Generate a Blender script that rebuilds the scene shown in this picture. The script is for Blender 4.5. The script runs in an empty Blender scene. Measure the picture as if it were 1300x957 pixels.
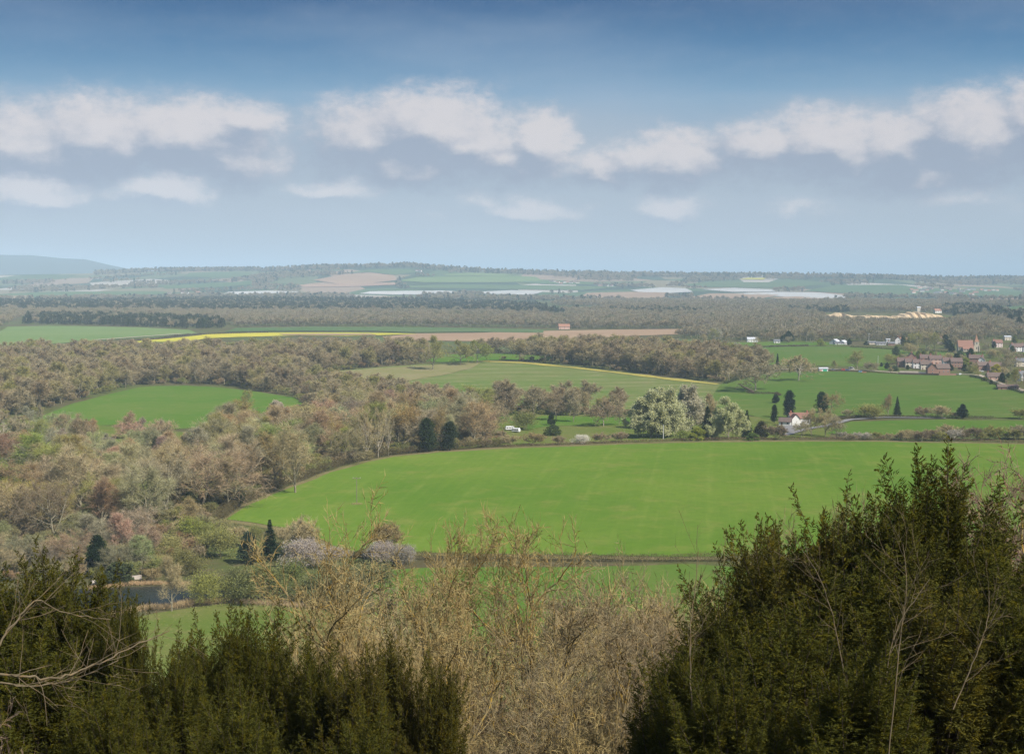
import bpy, math, random
import numpy as np
from mathutils import Vector
R = math.radians
scene = bpy.context.scene
COL = scene.collection

# ------------------------------------------------------------------ camera, sky, sun, exposure
F_PX = 1800.0                      # focal length in pixels of the 1300 px wide photograph
PITCH = math.atan(128.5 / F_PX)    # camera looks slightly down
CAM_Z = 90.0
cam_d = bpy.data.cameras.new('camera'); cam = bpy.data.objects.new('camera', cam_d); COL.objects.link(cam)
cam.location = (0, 0, CAM_Z); cam.rotation_euler = (math.pi / 2 - PITCH, 0, 0)
cam_d.sensor_width = 36.0; cam_d.lens = 36.0 * F_PX / 1300.0
cam_d.clip_start = 0.5; cam_d.clip_end = 200000.0
scene.camera = cam

SUN_EL, SUN_AZ = 44.0, 128.0       # azimuth clockwise from +Y: the sun stands right of and behind the camera
sun_dir = Vector((math.sin(R(SUN_AZ)) * math.cos(R(SUN_EL)), math.cos(R(SUN_AZ)) * math.cos(R(SUN_EL)), math.sin(R(SUN_EL))))
sun_l = bpy.data.lights.new('sun', 'SUN'); sun = bpy.data.objects.new('sun', sun_l); COL.objects.link(sun)
sun_l.energy = 5.0; sun_l.angle = R(0.6); sun_l.color = (1.0, 0.95, 0.87)
sun.rotation_euler = sun_dir.to_track_quat('Z', 'Y').to_euler()

scene.view_settings.view_transform = 'Standard'
scene.view_settings.look = 'None'
scene.view_settings.gamma = 1.0
scene.view_settings.exposure = 0.27
scene.cycles.use_denoising = True
scene.cycles.denoiser = 'OPENIMAGEDENOISE'
scene.cycles.denoising_prefilter = 'NONE'
scene.cycles.max_bounces = 4
scene.cycles.diffuse_bounces = 2
scene.cycles.glossy_bounces = 1
scene.cycles.transmission_bounces = 2
scene.cycles.transparent_max_bounces = 4
scene.cycles.volume_bounces = 2
scene.cycles.caustics_reflective = False
scene.cycles.caustics_refractive = False

def lin(r, g, b):
    f = lambda c: (c / 255 / 12.92) if c / 255 <= 0.04045 else ((c / 255 + 0.055) / 1.055) ** 2.4
    return (f(r), f(g), f(b))

class NT:
    """small helper for node trees"""
    def __init__(s, tree): s.t = tree
    def n(s, typ, **kw):
        nd = s.t.nodes.new(typ)
        for k, v in kw.items(): setattr(nd, k, v)
        return nd
    def link(s, a, b): s.t.links.new(a, b)
    def put(s, sock, v):
        if isinstance(v, bpy.types.NodeSocket): s.link(v, sock)
        else: sock.default_value = v
    def m(s, op, a, b=0.0, c=0.0, clamp=False):
        nd = s.n('ShaderNodeMath', operation=op, use_clamp=clamp)
        s.put(nd.inputs[0], a); s.put(nd.inputs[1], b); s.put(nd.inputs[2], c)
        return nd.outputs[0]
    def vm(s, op, a, b=(0, 0, 0)):
        nd = s.n('ShaderNodeVectorMath', operation=op)
        s.put(nd.inputs[0], a); s.put(nd.inputs[1], b)
        return nd.outputs['Value'] if op in ('LENGTH', 'DOT_PRODUCT') else nd.outputs['Vector']
    def mix(s, f, a, b, bt='MIX'):
        nd = s.n('ShaderNodeMix', data_type='RGBA', blend_type=bt)
        s.put(nd.inputs[0], f)
        for k, v in ((6, a), (7, b)):
            if isinstance(v, tuple): v = tuple(v[:3]) + (1.0,)
            s.put(nd.inputs[k], v)
        return nd.outputs[2]
    def noise(s, vec, scale, detail=3.0, rough=0.55, col=False, dist=0.0):
        nd = s.n('ShaderNodeTexNoise')
        if vec is not None: s.link(vec, nd.inputs['Vector'])
        nd.inputs['Scale'].default_value = scale; nd.inputs['Detail'].default_value = detail
        nd.inputs['Roughness'].default_value = rough; nd.inputs['Distortion'].default_value = dist
        return nd.outputs['Color' if col else 'Fac']
    def step(s, v, a, b):
        nd = s.n('ShaderNodeMapRange', interpolation_type='SMOOTHSTEP')
        s.put(nd.inputs[0], v); nd.inputs[1].default_value = a; nd.inputs[2].default_value = b
        return nd.outputs[0]
    def scalev(s, vec, sc):
        return s.vm('MULTIPLY', vec, sc)

world = bpy.data.worlds.new('World'); scene.world = world; world.use_nodes = True
def build_world():
    W = NT(world.node_tree); world.node_tree.nodes.clear()
    out = W.n('ShaderNodeOutputWorld'); bg = W.n('ShaderNodeBackground')
    STR = 0.12; EXPO = 2 ** -0.27
    bg.inputs['Strength'].default_value = STR
    W.link(bg.outputs[0], out.inputs[0])
    sky = W.n('ShaderNodeTexSky', sky_type='NISHITA', sun_disc=False)
    sky.sun_elevation = R(SUN_EL); sky.sun_rotation = R(SUN_AZ)
    sky.altitude = 100; sky.air_density = 1.0; sky.dust_density = 1.0; sky.ozone_density = 1.5
    tc = W.n('ShaderNodeTexCoord'); v = tc.outputs['Generated']
    sep = W.n('ShaderNodeSeparateXYZ'); W.link(v, sep.inputs[0])
    x, y, z = sep.outputs
    az = W.m('MULTIPLY', W.m('ARCTAN2', x, y), 57.29578)
    el = W.m('MULTIPLY', W.m('ARCSINE', z), 57.29578)
    # gradient of the clear sky over elevation (degrees 0..20 mapped to 0..1)
    ramp = W.n('ShaderNodeValToRGB'); cr = ramp.color_ramp
    W.link(W.m('DIVIDE', el, 20.0, clamp=True), ramp.inputs[0])
    stops = [(0.0, lin(192, 200, 212)), (2.5, lin(182, 194, 208)), (4.5, lin(158, 180, 198)), (7.0, lin(116, 160, 194)),
             (9.0, lin(74, 124, 168)), (11.2, lin(34, 84, 136)), (16.0, lin(32, 76, 134))]
    cr.elements[0].position = 0.0; cr.elements[0].color = (*stops[0][1], 1)
    cr.elements[1].position = stops[-1][0] / 20; cr.elements[1].color = (*stops[-1][1], 1)
    for e, c in stops[1:-1]:
        q = cr.elements.new(e / 20); q.color = (*c, 1)
    grad = W.vm('SCALE', ramp.outputs[0]); nd = grad.node; nd.inputs['Scale'].default_value = EXPO / STR
    # thin high veils in the upper sky
    comb = W.n('ShaderNodeCombineXYZ'); W.link(az, comb.inputs[0]); W.link(el, comb.inputs[1])
    uv = comb.outputs[0]
    veil = W.step(W.noise(W.scalev(uv, (0.045, 0.20, 1)), 1.0, 4, 0.5), 0.35, 0.75)
    veil = W.m('MULTIPLY', veil, 0.38)
    base = W.mix(veil, grad, tuple(c * EXPO / STR for c in lin(178, 190, 208)))
    # cumulus banks: (azimuth, elevation, half width, half height, weight) in degrees
    def A(px): return math.degrees(math.atan((px - 650) / F_PX))
    def E(py): return math.degrees(math.atan((350 - py) / F_PX))
    K = 180 / math.pi / F_PX
    blobs = [(20, 185, 190, 85, 1.15), (130, 170, 150, 82, 1.2), (235, 168, 140, 76, 1.2), (310, 155, 85, 46, 1.0),
             (300, 190, 120, 64, .9), (470, 165, 120, 78, 1.1), (545, 152, 125, 76, 1.25), (600, 172, 100, 66, 1.1),
             (685, 172, 62, 54, 1.1), (640, 195, 150, 50, 1.0), (520, 198, 170, 50, .95), (765, 200, 90, 40, .95), (860, 193, 110, 58, 1.0), (815, 185, 100, 44, .8),
             (960, 183, 110, 66, 1.05), (1050, 182, 120, 70, 1.1), (1140, 180, 120, 66, 1.1), (1230, 172, 130, 76, 1.15), (1330, 160, 130, 84, 1.15),
             (1180, 212, 190, 50, .85), (-90, 170, 150, 80, 1.1), (1450, 170, 160, 80, 1.1), (-300, 190, 190, 80, 1.0), (1700, 180, 200, 80, 1.0)]
    low = [(50, 238, 110, 30, 1.0), (205, 236, 80, 32, 1.15), (425, 234, 80, 26, .85), (670, 258, 90, 30, .9), (850, 254, 76, 32, .95),
           (1010, 258, 80, 24, .6), (610, 243, 60, 22, .6), (1220, 245, 120, 30, .5), (560, 268, 80, 16, .4)]
    w1 = W.noise(W.scalev(uv, (0.30, 0.55, 1)), 1.0, 6, 0.55, col=True)
    warp = W.vm('MULTIPLY', W.vm('SUBTRACT', w1, (0.5, 0.5, 0.5)), (3.4, 1.9, 0))
    uvw = W.vm('ADD', uv, warp)
    def cover(coord, lst):
        acc = None
        for px, py, w, h, amp in lst:
            d = W.vm('MULTIPLY', W.vm('SUBTRACT', coord, (A(px), E(py + 12), 0)), (1 / (w * 1.08 * K), 1 / (h * 1.02 * K), 0))
            f = W.m('MULTIPLY', W.m('SUBTRACT', 1.0, W.vm('LENGTH', d), clamp=True), amp)
            if acc is None: acc = f
            else:
                nd = W.n('ShaderNodeMath', operation='SMOOTH_MAX'); W.put(nd.inputs[0], acc); W.put(nd.inputs[1], f); nd.inputs[2].default_value = 0.15
                acc = nd.outputs[0]
        return acc
    fine = W.noise(W.scalev(uv, (1.3, 2.0, 1)), 1.0, 7, 0.62)
    band = cover(uvw, blobs); lowc = cover(uvw, low)
    upuv = W.vm('ADD', uvw, (0.45, 0.75, 0))
    band_up = cover(upuv, blobs); low_up = cover(upuv, low)
    def layer(base, dens, up, lit, shade, lo, hi, opacity):
        dd = W.m('ADD', dens, W.m('MULTIPLY', W.m('MULTIPLY', W.m('SUBTRACT', fine, 0.5), 0.9), W.m('MULTIPLY', dens, 2.5, clamp=True)))
        mask = W.m('MULTIPLY', W.step(dd, lo, hi), opacity)
        light = W.step(W.m('ADD', W.m('SUBTRACT', dens, up), W.m('MULTIPLY', W.m('SUBTRACT', fine, 0.5), 0.55)), -0.16, 0.42)
        c = W.mix(light, tuple(a * EXPO / STR for a in shade), tuple(a * EXPO / STR for a in lit))
        return W.mix(mask, base, c)
    # broad pale veil behind the banks
    vb = W.n('ShaderNodeMath', operation='SUBTRACT')
    veil2 = W.m('MULTIPLY', W.step(el, 8.2, 5.0), 0.7)
    veil2 = W.m('MULTIPLY', veil2, W.step(W.noise(W.scalev(uv, (0.07, 0.3, 1)), 1.0, 4, 0.5), 0.25, 0.6))
    base = W.mix(veil2, base, tuple(c * EXPO / STR for c in lin(174, 186, 200)))
    d3 = W.m('DIVIDE', W.m('SUBTRACT', el, 5.4), 1.9)
    v3 = W.m('SUBTRACT', 1.0, W.m('MULTIPLY', d3, d3), clamp=True)
    v3 = W.m('MULTIPLY', v3, W.step(W.noise(W.scalev(uv, (0.10, 0.45, 1)), 1.0, 5, 0.55), 0.30, 0.62))
    base = W.mix(W.m('MULTIPLY', v3, 0.42), base, tuple(c * EXPO / STR for c in lin(174, 185, 200)))
    base = layer(base, band, band_up, lin(222, 215, 216), lin(156, 166, 186), 0.05, 0.72, 0.88)
    base = layer(base, lowc, low_up, lin(220, 217, 221), lin(172, 184, 202), 0.10, 0.80, 0.85)
    # only the lower sky carries this picture of the day; above it the plain physical sky
    f = W.step(el, 20.0, 34.0)
    colr = W.mix(f, base, sky.outputs[0])
    W.link(colr, bg.inputs[0])
build_world()

# ------------------------------------------------------------------ terrain
def sstep(a, b, v):
    t = np.clip((v - a) / (b - a), 0, 1); return t * t * (3 - 2 * t)
def vnoise(x, y, s, seed=0):
    """smooth value noise"""
    x = np.asarray(x, float) / s + 1000; y = np.asarray(y, float) / s + 1000
    xi = np.floor(x); yi = np.floor(y); fx = x - xi; fy = y - yi
    fx = fx * fx * (3 - 2 * fx); fy = fy * fy * (3 - 2 * fy)
    def h(a, b):
        v = np.sin(a * 127.1 + b * 311.7 + seed * 74.7) * 43758.5453
        return v - np.floor(v)
    return (h(xi, yi) * (1 - fx) + h(xi + 1, yi) * fx) * (1 - fy) + (h(xi, yi + 1) * (1 - fx) + h(xi + 1, yi + 1) * fx) * fy
RY = [-3000, -200, -20, 0, 8, 20, 40, 60, 100, 150, 220, 300, 360]
RZ = [120, 98, 89.2, 88.3, 85.5, 79, 69, 60.5, 45, 28, 10.5, 1.5, 0]
PX_RIDGE = [-900, -400, 0, 100, 200, 330, 420, 520, 600, 700, 850, 1000, 1150, 1300, 1700, 2300]
PY_RIDGE = [352, 351, 349.5, 348, 344, 343.5, 339, 337, 344, 346.5, 349, 350, 352.5, 355, 355, 355]
PX_MT = [-1600, -700, -300, -100, 0, 40, 80, 110, 140, 170, 220, 320]
PY_MT = [340, 326, 321, 319, 321, 322, 326, 327, 334, 340, 344, 352]
def hgt(x, y):
    x = np.asarray(x, float); y = np.asarray(y, float)
    z = np.interp(y, RY, RZ)
    wob = vnoise(x, y, 60, 1) - 0.5
    z = z + wob * 3.0 * sstep(30, 90, y) * (1 - sstep(200, 330, y))
    z = z + 5.0 * np.exp(-(((x - 90) / 190) ** 2 + ((y - 640) / 130) ** 2))
    z = z + 8.0 * np.exp(-(((x - 10) / 220) ** 2 + ((y - 1420) / 150) ** 2))
    z = z + 6.0 * np.exp(-(((x - 420) / 200) ** 2 + ((y - 1130) / 110) ** 2))
    z = z + (vnoise(x, y, 420, 2) - 0.5) * 7 * sstep(1500, 2300, y)
    yy = np.maximum(y, 1.0); px = 650 + x / yy * F_PX
    zr = 90 + (350 - np.interp(px, PX_RIDGE, PY_RIDGE)) / F_PX * 9000
    roll = (vnoise(x, y, 900, 3) - 0.5) * 36 * sstep(5600, 7000, y) * (1 - sstep(8300, 9000, y))
    s = sstep(5800, 9000, y) * (1 - 0.9 * sstep(9300, 14000, y))
    z = z + zr * s + roll
    zm = np.maximum(90 + (350 - np.interp(px, PX_MT, PY_MT)) / F_PX * 15500 - 30, 0)
    z = z + zm * sstep(12000, 15500, y) * (1 - sstep(15500, 21000, y)) * (y > 1)
    return z
ct, st = math.cos(PITCH), math.sin(PITCH)
def rays(px, py):
    px = np.asarray(px, float); py = np.asarray(py, float)
    xc = (px - 650) / F_PX; yc = -(py - 478.5) / F_PX
    return np.stack([xc, ct + st * yc, -st + ct * yc], -1)
def gpt(px, py, tmin=25.0):
    """points of the ground seen in the directions of photo pixels (px, py)"""
    d = rays(np.atleast_1d(px), np.atleast_1d(py)); n = len(d)
    t_lo = np.full(n, tmin); t_hi = np.full(n, np.nan); done = np.zeros(n, bool); t = tmin
    while t < 42000:
        t2 = t * 1.01
        P = d * t2; below = (CAM_Z + P[:, 2]) < hgt(P[:, 0], P[:, 1])
        new = below & ~done
        t_lo[new] = t; t_hi[new] = t2; done |= new
        if done.all(): break
        t = t2
    t_hi[~done] = 42000; t_lo[~done] = 42000
    for _ in range(22):
        m = (t_lo + t_hi) / 2; P = d * m[:, None]
        b = (CAM_Z + P[:, 2]) < hgt(P[:, 0], P[:, 1])
        t_hi = np.where(b, m, t_hi); t_lo = np.where(b, t_lo, m)
    P = d * t_hi[:, None]
    return P[:, 0], P[:, 1], hgt(P[:, 0], P[:, 1])

# ------------------------------------------------------------------ object helpers
def tag(o, label=None, cat=None, group=None, kind=None):
    if label: o['label'] = label
    if cat: o['category'] = cat
    if group: o['group'] = group
    if kind: o['kind'] = kind
    return o
def mk_mesh(name, V, Fc, mats, mi=None):
    """V (N,3); Fc (M,3) or (M,4) index array"""
    V = np.ascontiguousarray(V, np.float32); Fc = np.ascontiguousarray(Fc, np.int32)
    k = Fc.shape[1]
    me = bpy.data.meshes.new(name)
    me.vertices.add(len(V)); me.vertices.foreach_set('co', V.ravel())
    me.loops.add(Fc.size); me.loops.foreach_set('vertex_index', Fc.ravel())
    me.polygons.add(len(Fc)); me.polygons.foreach_set('loop_start', np.arange(0, Fc.size, k, dtype=np.int32))
    if mi is not None: me.polygons.foreach_set('material_index', np.asarray(mi, np.int32))
    for m in (mats if isinstance(mats, (list, tuple)) else [mats]): me.materials.append(m)
    me.update(calc_edges=True)
    return me
def link(name, me, parent=None, loc=None, rz=None, sc=None):
    o = bpy.data.objects.new(name, me); COL.objects.link(o)
    if parent: o.parent = parent
    if loc is not None: o.location = loc
    if rz is not None: o.rotation_euler = (0, 0, rz)
    if sc is not None: o.scale = (sc, sc, sc) if not isinstance(sc, (tuple, list)) else sc
    return o
def nrm(v): return v / (np.linalg.norm(v, axis=-1, keepdims=True) + 1e-9)
class Acc:
    def __init__(s): s.V = []; s.T = []; s.n = 0
    def add(s, V, T):
        s.V.append(V.reshape(-1, 3)); s.T.append(T.reshape(-1, 3) + s.n); s.n += len(V.reshape(-1, 3))
    def tubes(s, A, B, ra, rb, k=3):
        """tapered k-sided prisms between A and B"""
        N = len(A); d = nrm(B - A); up = np.where(np.abs(d[:, 2:3]) > 0.9, [[1., 0, 0]], [[0, 0, 1.]])
        u = nrm(np.cross(d, up)); w = np.cross(d, u)
        ang = np.arange(k) * 2 * np.pi / k
        ring = np.cos(ang)[None, :, None] * u[:, None] + np.sin(ang)[None, :, None] * w[:, None]
        V = np.concatenate([A[:, None] + ring * ra[:, None, None], B[:, None] + ring * rb[:, None, None]], 1)
        t = []
        for i in range(k):
            j = (i + 1) % k; t += [[i, j, k + j], [i, k + j, k + i]]
        T = np.array(t)[None] + (np.arange(N) * 2 * k)[:, None, None]
        s.add(V, T)
    def blades(s, P, D, L, W, rng):
        """thin tapering triangles from P along D"""
        N = len(P); r = rng.normal(size=(N, 3)); sd = nrm(np.cross(D, r)) * (W * 0.5)[:, None]
        V = np.stack([P - sd, P + sd, P + D * L[:, None]], 1)
        s.add(V, np.arange(N * 3).reshape(N, 3))
    def kites(s, P, D, L, W, rng, bend=0.0):
        N = len(P); r = rng.normal(size=(N, 3)); sd = nrm(np.cross(D, r)) * (W * 0.5)[:, None]
        mid = P + D * (L * 0.45)[:, None]; tip = P + D * L[:, None]
        tip[:, 2] -= bend * L
        V = np.stack([P, mid + sd, tip, mid - sd], 1)
        T = np.array([[0, 1, 2], [0, 2, 3]])[None] + (np.arange(N) * 4)[:, None, None]
        s.add(V, T)
    def mesh(s, name, mat):
        return mk_mesh(name, np.concatenate(s.V), np.concatenate(s.T), mat)
def grow(P, D, L, r0, r1, nseg, wander, trop, rng):
    pts = [P]; dirs = []; d = D
    for i in range(nseg):
        d = nrm(d + rng.normal(size=d.shape) * wander + np.array([0, 0, trop]))
        pts.append(pts[-1] + d * (L / nseg)[:, None]); dirs.append(d)
    rad = [r0 + (r1 - r0) * i / nseg for i in range(nseg + 1)]
    return np.stack(pts, 1), np.stack(dirs, 1), np.stack(rad, 1)
def spawn(br, n, t0, t1, ang, angv, rng):
    pts, dirs, rad = br; N, S = dirs.shape[:2]
    t = (rng.random((N, n)) * .999 * (1 / n) + np.arange(n)[None] / n) * (t1 - t0) + t0
    f = np.minimum(t * S, S - 1e-3); i = f.astype(int); fr = (f - i)[..., None]
    I = np.arange(N)[:, None]
    P = pts[I, i] * (1 - fr) + pts[I, i + 1] * fr; D = dirs[I, i]; rr = rad[I, i]
    P = P.reshape(-1, 3); D = D.reshape(-1, 3); rr = rr.reshape(-1); t = t.reshape(-1)
    perp = nrm(np.cross(D, rng.normal(size=D.shape)))
    a = (ang + rng.normal(size=len(P)) * angv)[:, None]
    return P, nrm(D * np.cos(a) + perp * np.sin(a)), rr, t
def add_branches(acc, br, k=3):
    pts, dirs, rad = br
    acc.tubes(pts[:, :-1].reshape(-1, 3), pts[:, 1:].reshape(-1, 3), rad[:, :-1].reshape(-1), rad[:, 1:].reshape(-1), k)

# ------------------------------------------------------------------ materials
def new_mat(name):
    m = bpy.data.materials.new(name); m.use_nodes = True; m.node_tree.nodes.clear(); return m, NT(m.node_tree)
def finish(N, shader):
    o = N.n('ShaderNodeOutputMaterial'); N.link(shader, o.inputs[0])
def mat_leaf(name, use_obj=True, col=(0.1, 0.1, 0.05), var=0.35, trans=0.25, rnd=0.0, hue=(1.15, 1.0, 0.8), nscale=0.5):
    m, N = new_mat(name)
    oi = N.n('ShaderNodeObjectInfo'); tc = N.n('ShaderNodeTexCoord')
    base = oi.outputs['Color'] if use_obj else tuple(col)
    if rnd:
        rr = N.n('ShaderNodeValToRGB'); N.link(oi.outputs['Random'], rr.inputs[0])
        cs = rnd; e = rr.color_ramp.elements; e[0].color = (*cs[0], 1); e[1].color = (*cs[-1], 1)
        for i, c in enumerate(cs[1:-1]):
            q = e.new((i + 1) / (len(cs) - 1)); q.color = (*c, 1)
        base = rr.outputs[0]
    nz = N.noise(tc.outputs['Object'], nscale, 3, 0.6)
    bri = N.m('MULTIPLY_ADD', nz, 2 * var, 1 - var)
    c = N.mix(1.0, base, (1, 1, 1), 'MULTIPLY')
    sc = N.vm('SCALE', c); N.put(sc.node.inputs['Scale'], bri)
    nz2 = N.noise(tc.outputs['Object'], nscale * 3.3, 2, 0.5)
    c2 = N.mix(N.step(nz2, 0.45, 0.7), sc, N.vm('MULTIPLY', sc, hue))
    d = N.n('ShaderNodeBsdfDiffuse'); N.link(c2, d.inputs[0])
    if trans:
        t = N.n('ShaderNodeBsdfTranslucent'); N.link(c2, t.inputs[0])
        mx = N.n('ShaderNodeMixShader'); mx.inputs[0].default_value = trans
        N.link(d.outputs[0], mx.inputs[1]); N.link(t.outputs[0], mx.inputs[2]); finish(N, mx.outputs[0])
    else: finish(N, d.outputs[0])
    return m
def mat_plain(name, col, rough=0.8, var=0.25, scale=1.0, spec=0.3, metal=0.0):
    m, N = new_mat(name); tc = N.n('ShaderNodeTexCoord')
    nz = N.noise(tc.outputs['Object'], scale, 4, 0.6)
    a = tuple(c * (1 - var) for c in col); b = tuple(min(1, c * (1 + var)) for c in col)
    c = N.mix(nz, a, b)
    p = N.n('ShaderNodeBsdfPrincipled'); N.link(c, p.inputs['Base Color']); p.inputs['Roughness'].default_value = rough
    p.inputs['Specular IOR Level'].default_value = spec; p.inputs['Metallic'].default_value = metal
    finish(N, p.outputs[0]); return m
def world_pos(N):
    g = N.n('ShaderNodeNewGeometry'); return g.outputs['Position']
def mat_field(name, c1, c2, c3, big=0.008, fine=0.35, lines=None, patch=0.5, dry=0.0):
    """crop or grass: large soft variation, fine mottling, optional tramlines (angle, spacing, strength, colour)"""
    m, N = new_mat(name); p = world_pos(N)
    n1 = N.noise(p, big, 4, 0.6); n2 = N.noise(p, big * 6, 5, 0.65); n3 = N.noise(p, fine, 4, 0.7)
    c = N.mix(N.step(n1, 0.3, 0.7), c1, c2)
    c = N.mix(N.m('MULTIPLY', N.step(n2, 0.48, 0.72), patch), c, c3)
    # stretched streaks the way the seed was drilled
    if lines:
        a, sp, stg, lc = lines
        mp = N.n('ShaderNodeMapping'); N.link(p, mp.inputs[0]); mp.inputs['Rotation'].default_value = (0, 0, a)
        sepx = N.n('ShaderNodeSeparateXYZ'); N.link(mp.outputs[0], sepx.inputs[0])
        wob = N.m('MULTIPLY', N.m('SUBTRACT', N.noise(p, 0.02, 2), 0.5), 5.0)
        fr = N.m('PINGPONG', N.m('ADD', sepx.outputs[0], wob), sp / 2)
        ln = N.m('SUBTRACT', 1.0, N.step(fr, 0.25, sp * 0.07 + 0.4))
        ln = N.m('MULTIPLY', ln, N.m('MULTIPLY', N.step(n2, 0.35, 0.6), stg))
        c = N.mix(ln, c, lc)
        str_ = N.noise(N.scalev(mp.outputs[0], (0.6, 0.02, 0.3)), 1.0, 4, 0.6)
        c = N.mix(N.m('MULTIPLY', N.step(str_, 0.45, 0.75), stg * 0.7), c, lc)
    dk = tuple(v * 0.72 for v in c1)
    c = N.mix(N.m('MULTIPLY', N.step(n3, 0.4, 0.75), 0.3), c, dk)
    if dry:
        n4 = N.noise(p, 0.9, 5, 0.75)
        c = N.mix(N.m('MULTIPLY', N.step(n4, 0.55, 0.68), dry), c, (0.30, 0.25, 0.10))
    d = N.n('ShaderNodeBsdfDiffuse'); N.link(c, d.inputs[0]); d.inputs['Roughness'].default_value = 0.5
    finish(N, d.outputs[0]); return m

M = {}
M['bark'] = mat_leaf('bark', trans=0.0, use_obj=False, col=(0.27, 0.235, 0.165), var=0.5, hue=(0.9, 1.0, 0.8), nscale=1.0)
M['pale_bark'] = mat_leaf('pale_bark', trans=0.0, use_obj=False, col=(0.42, 0.37, 0.29), var=0.3, hue=(.8, .8, .75), nscale=1.0)
M['dark_bark'] = mat_leaf('dark_bark', trans=0.0, use_obj=False, col=(0.09, 0.07, 0.05), var=0.35, hue=(.9, .9, .8), nscale=2.0)
M['twig'] = mat_leaf('twigs', trans=0.12, var=0.3, hue=(1.1, 1.0, 0.85), nscale=0.35)
M['leaf'] = mat_leaf('foliage', trans=0.28, var=0.4, hue=(1.2, 1.1, 0.7), nscale=0.6)
M['ivy'] = mat_leaf('ivy_leaves', use_obj=False, col=(0.045, 0.085, 0.02), trans=0.15, var=0.4, nscale=0.8)
M['dry_bark'] = mat_leaf('dry_bark', use_obj=False, col=(0.15, 0.12, 0.075), trans=0.0, var=0.5, nscale=3.0)
M['lichen'] = mat_leaf('lichened_bark', use_obj=False, col=(0.24, 0.19, 0.10), trans=0.0, var=0.5, hue=(1.6, 1.3, 0.45), nscale=1.6)
M['fine_twig'] = mat_leaf('fine_twigs', trans=0.1, var=0.35, hue=(1.1, 0.95, 0.8), nscale=0.8)
M['yew'] = mat_leaf('yew_needles', trans=0.22, var=0.45, hue=(1.5, 1.25, 0.6), nscale=0.9)

# ------------------------------------------------------------------ ground sheet
def build_ground():
    dense = np.linspace(-27, 27, 460); mid_l = np.linspace(-75, -27, 40)[:-1]; mid_r = np.linspace(27, 75, 40)[1:]
    back = np.linspace(75, 285, 40)[1:-1]
    ang = np.radians(np.concatenate([mid_l, dense, mid_r, back])); na = len(ang)
    rr = [1.5]
    while rr[-1] < 60000: rr.append(rr[-1] * (1.014 if rr[-1] > 60 else 1.03))
    rr = np.array(rr); nr = len(rr)
    RR, AA = np.meshgrid(rr, ang, indexing='ij'); X = RR * np.sin(AA); Y = RR * np.cos(AA)
    Z = hgt(X, Y)
    V = np.stack([X, Y, Z], -1).reshape(-1, 3)
    V = np.concatenate([V, [[0, 0, float(hgt(0, 0))]]])
    i = np.arange(nr - 1)[:, None]; j = np.arange(na)[None]; j2 = (j + 1) % na
    Q = np.stack([i * na + j, i * na + j2, (i + 1) * na + j2, (i + 1) * na + j], -1).reshape(-1, 4)
    T = np.concatenate([Q[:, [0, 1, 2]], Q[:, [0, 2, 3]]])
    c = nr * na; jj = np.arange(na)
    T = np.concatenate([T, np.stack([np.full(na, c), (jj + 1) % na, jj], -1)])
    T = T[:, ::-1]
    m, N = new_mat('rough_ground'); p = world_pos(N)
    n1 = N.noise(p, 0.012, 5, 0.65); n2 = N.noise(p, 0.15, 5, 0.7); n3 = N.noise(p, 0.0009, 4, 0.6)
    c = N.mix(N.step(n1, 0.38, 0.62), (0.095, 0.08, 0.04), (0.09, 0.115, 0.03))
    c = N.mix(N.m('MULTIPLY', N.step(n2, 0.45, 0.7), 0.6), c, (0.17, 0.135, 0.075))
    c = N.mix(N.step(n3, 0.5, 0.62), c, (0.10, 0.13, 0.05))
    vor = N.n('ShaderNodeTexVoronoi'); vor.inputs['Scale'].default_value = 1.0
    N.link(N.scalev(N.vm('ADD', p, N.vm('SCALE', N.noise(p, 0.002, 2, col=True))), (0.0030, 0.0016, 0.0)), vor.inputs['Vector'])
    sx = N.n('ShaderNodeSeparateXYZ'); N.link(vor.outputs['Color'], sx.inputs[0])
    rp = N.n('ShaderNodeValToRGB'); rp.color_ramp.interpolation = 'CONSTANT'; N.link(sx.outputs[0], rp.inputs[0])
    el_ = rp.color_ramp.elements; el_[0].color = (.05, .08, .045, 1); el_[1].position = .22; el_[1].color = (.085, .13, .055, 1)
    for po, cc in ((.42, (.30, .22, .15)), (.52, (.13, .155, .075)), (.68, (.05, .075, .035)), (.82, (.22, .19, .11)), (.92, (.42, .38, .32))):
        q = el_.new(po); q.color = (*cc, 1)
    sy = N.n('ShaderNodeSeparateXYZ'); N.link(p, sy.inputs[0])
    c = N.mix(N.step(sy.outputs[1], 5200, 5600), c, rp.outputs[0])
    c = N.mix(N.step(sy.outputs[1], 9200, 9900), c, (.045, .06, .035))
    d = N.n('ShaderNodeBsdfDiffuse'); N.link(c, d.inputs[0]); finish(N, d.outputs[0])
    me = mk_mesh('ground', V, T, m)
    me.polygons.foreach_set('use_smooth', np.ones(len(me.polygons), bool))
    tag(link('ground', me), kind='structure')
build_ground()

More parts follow.
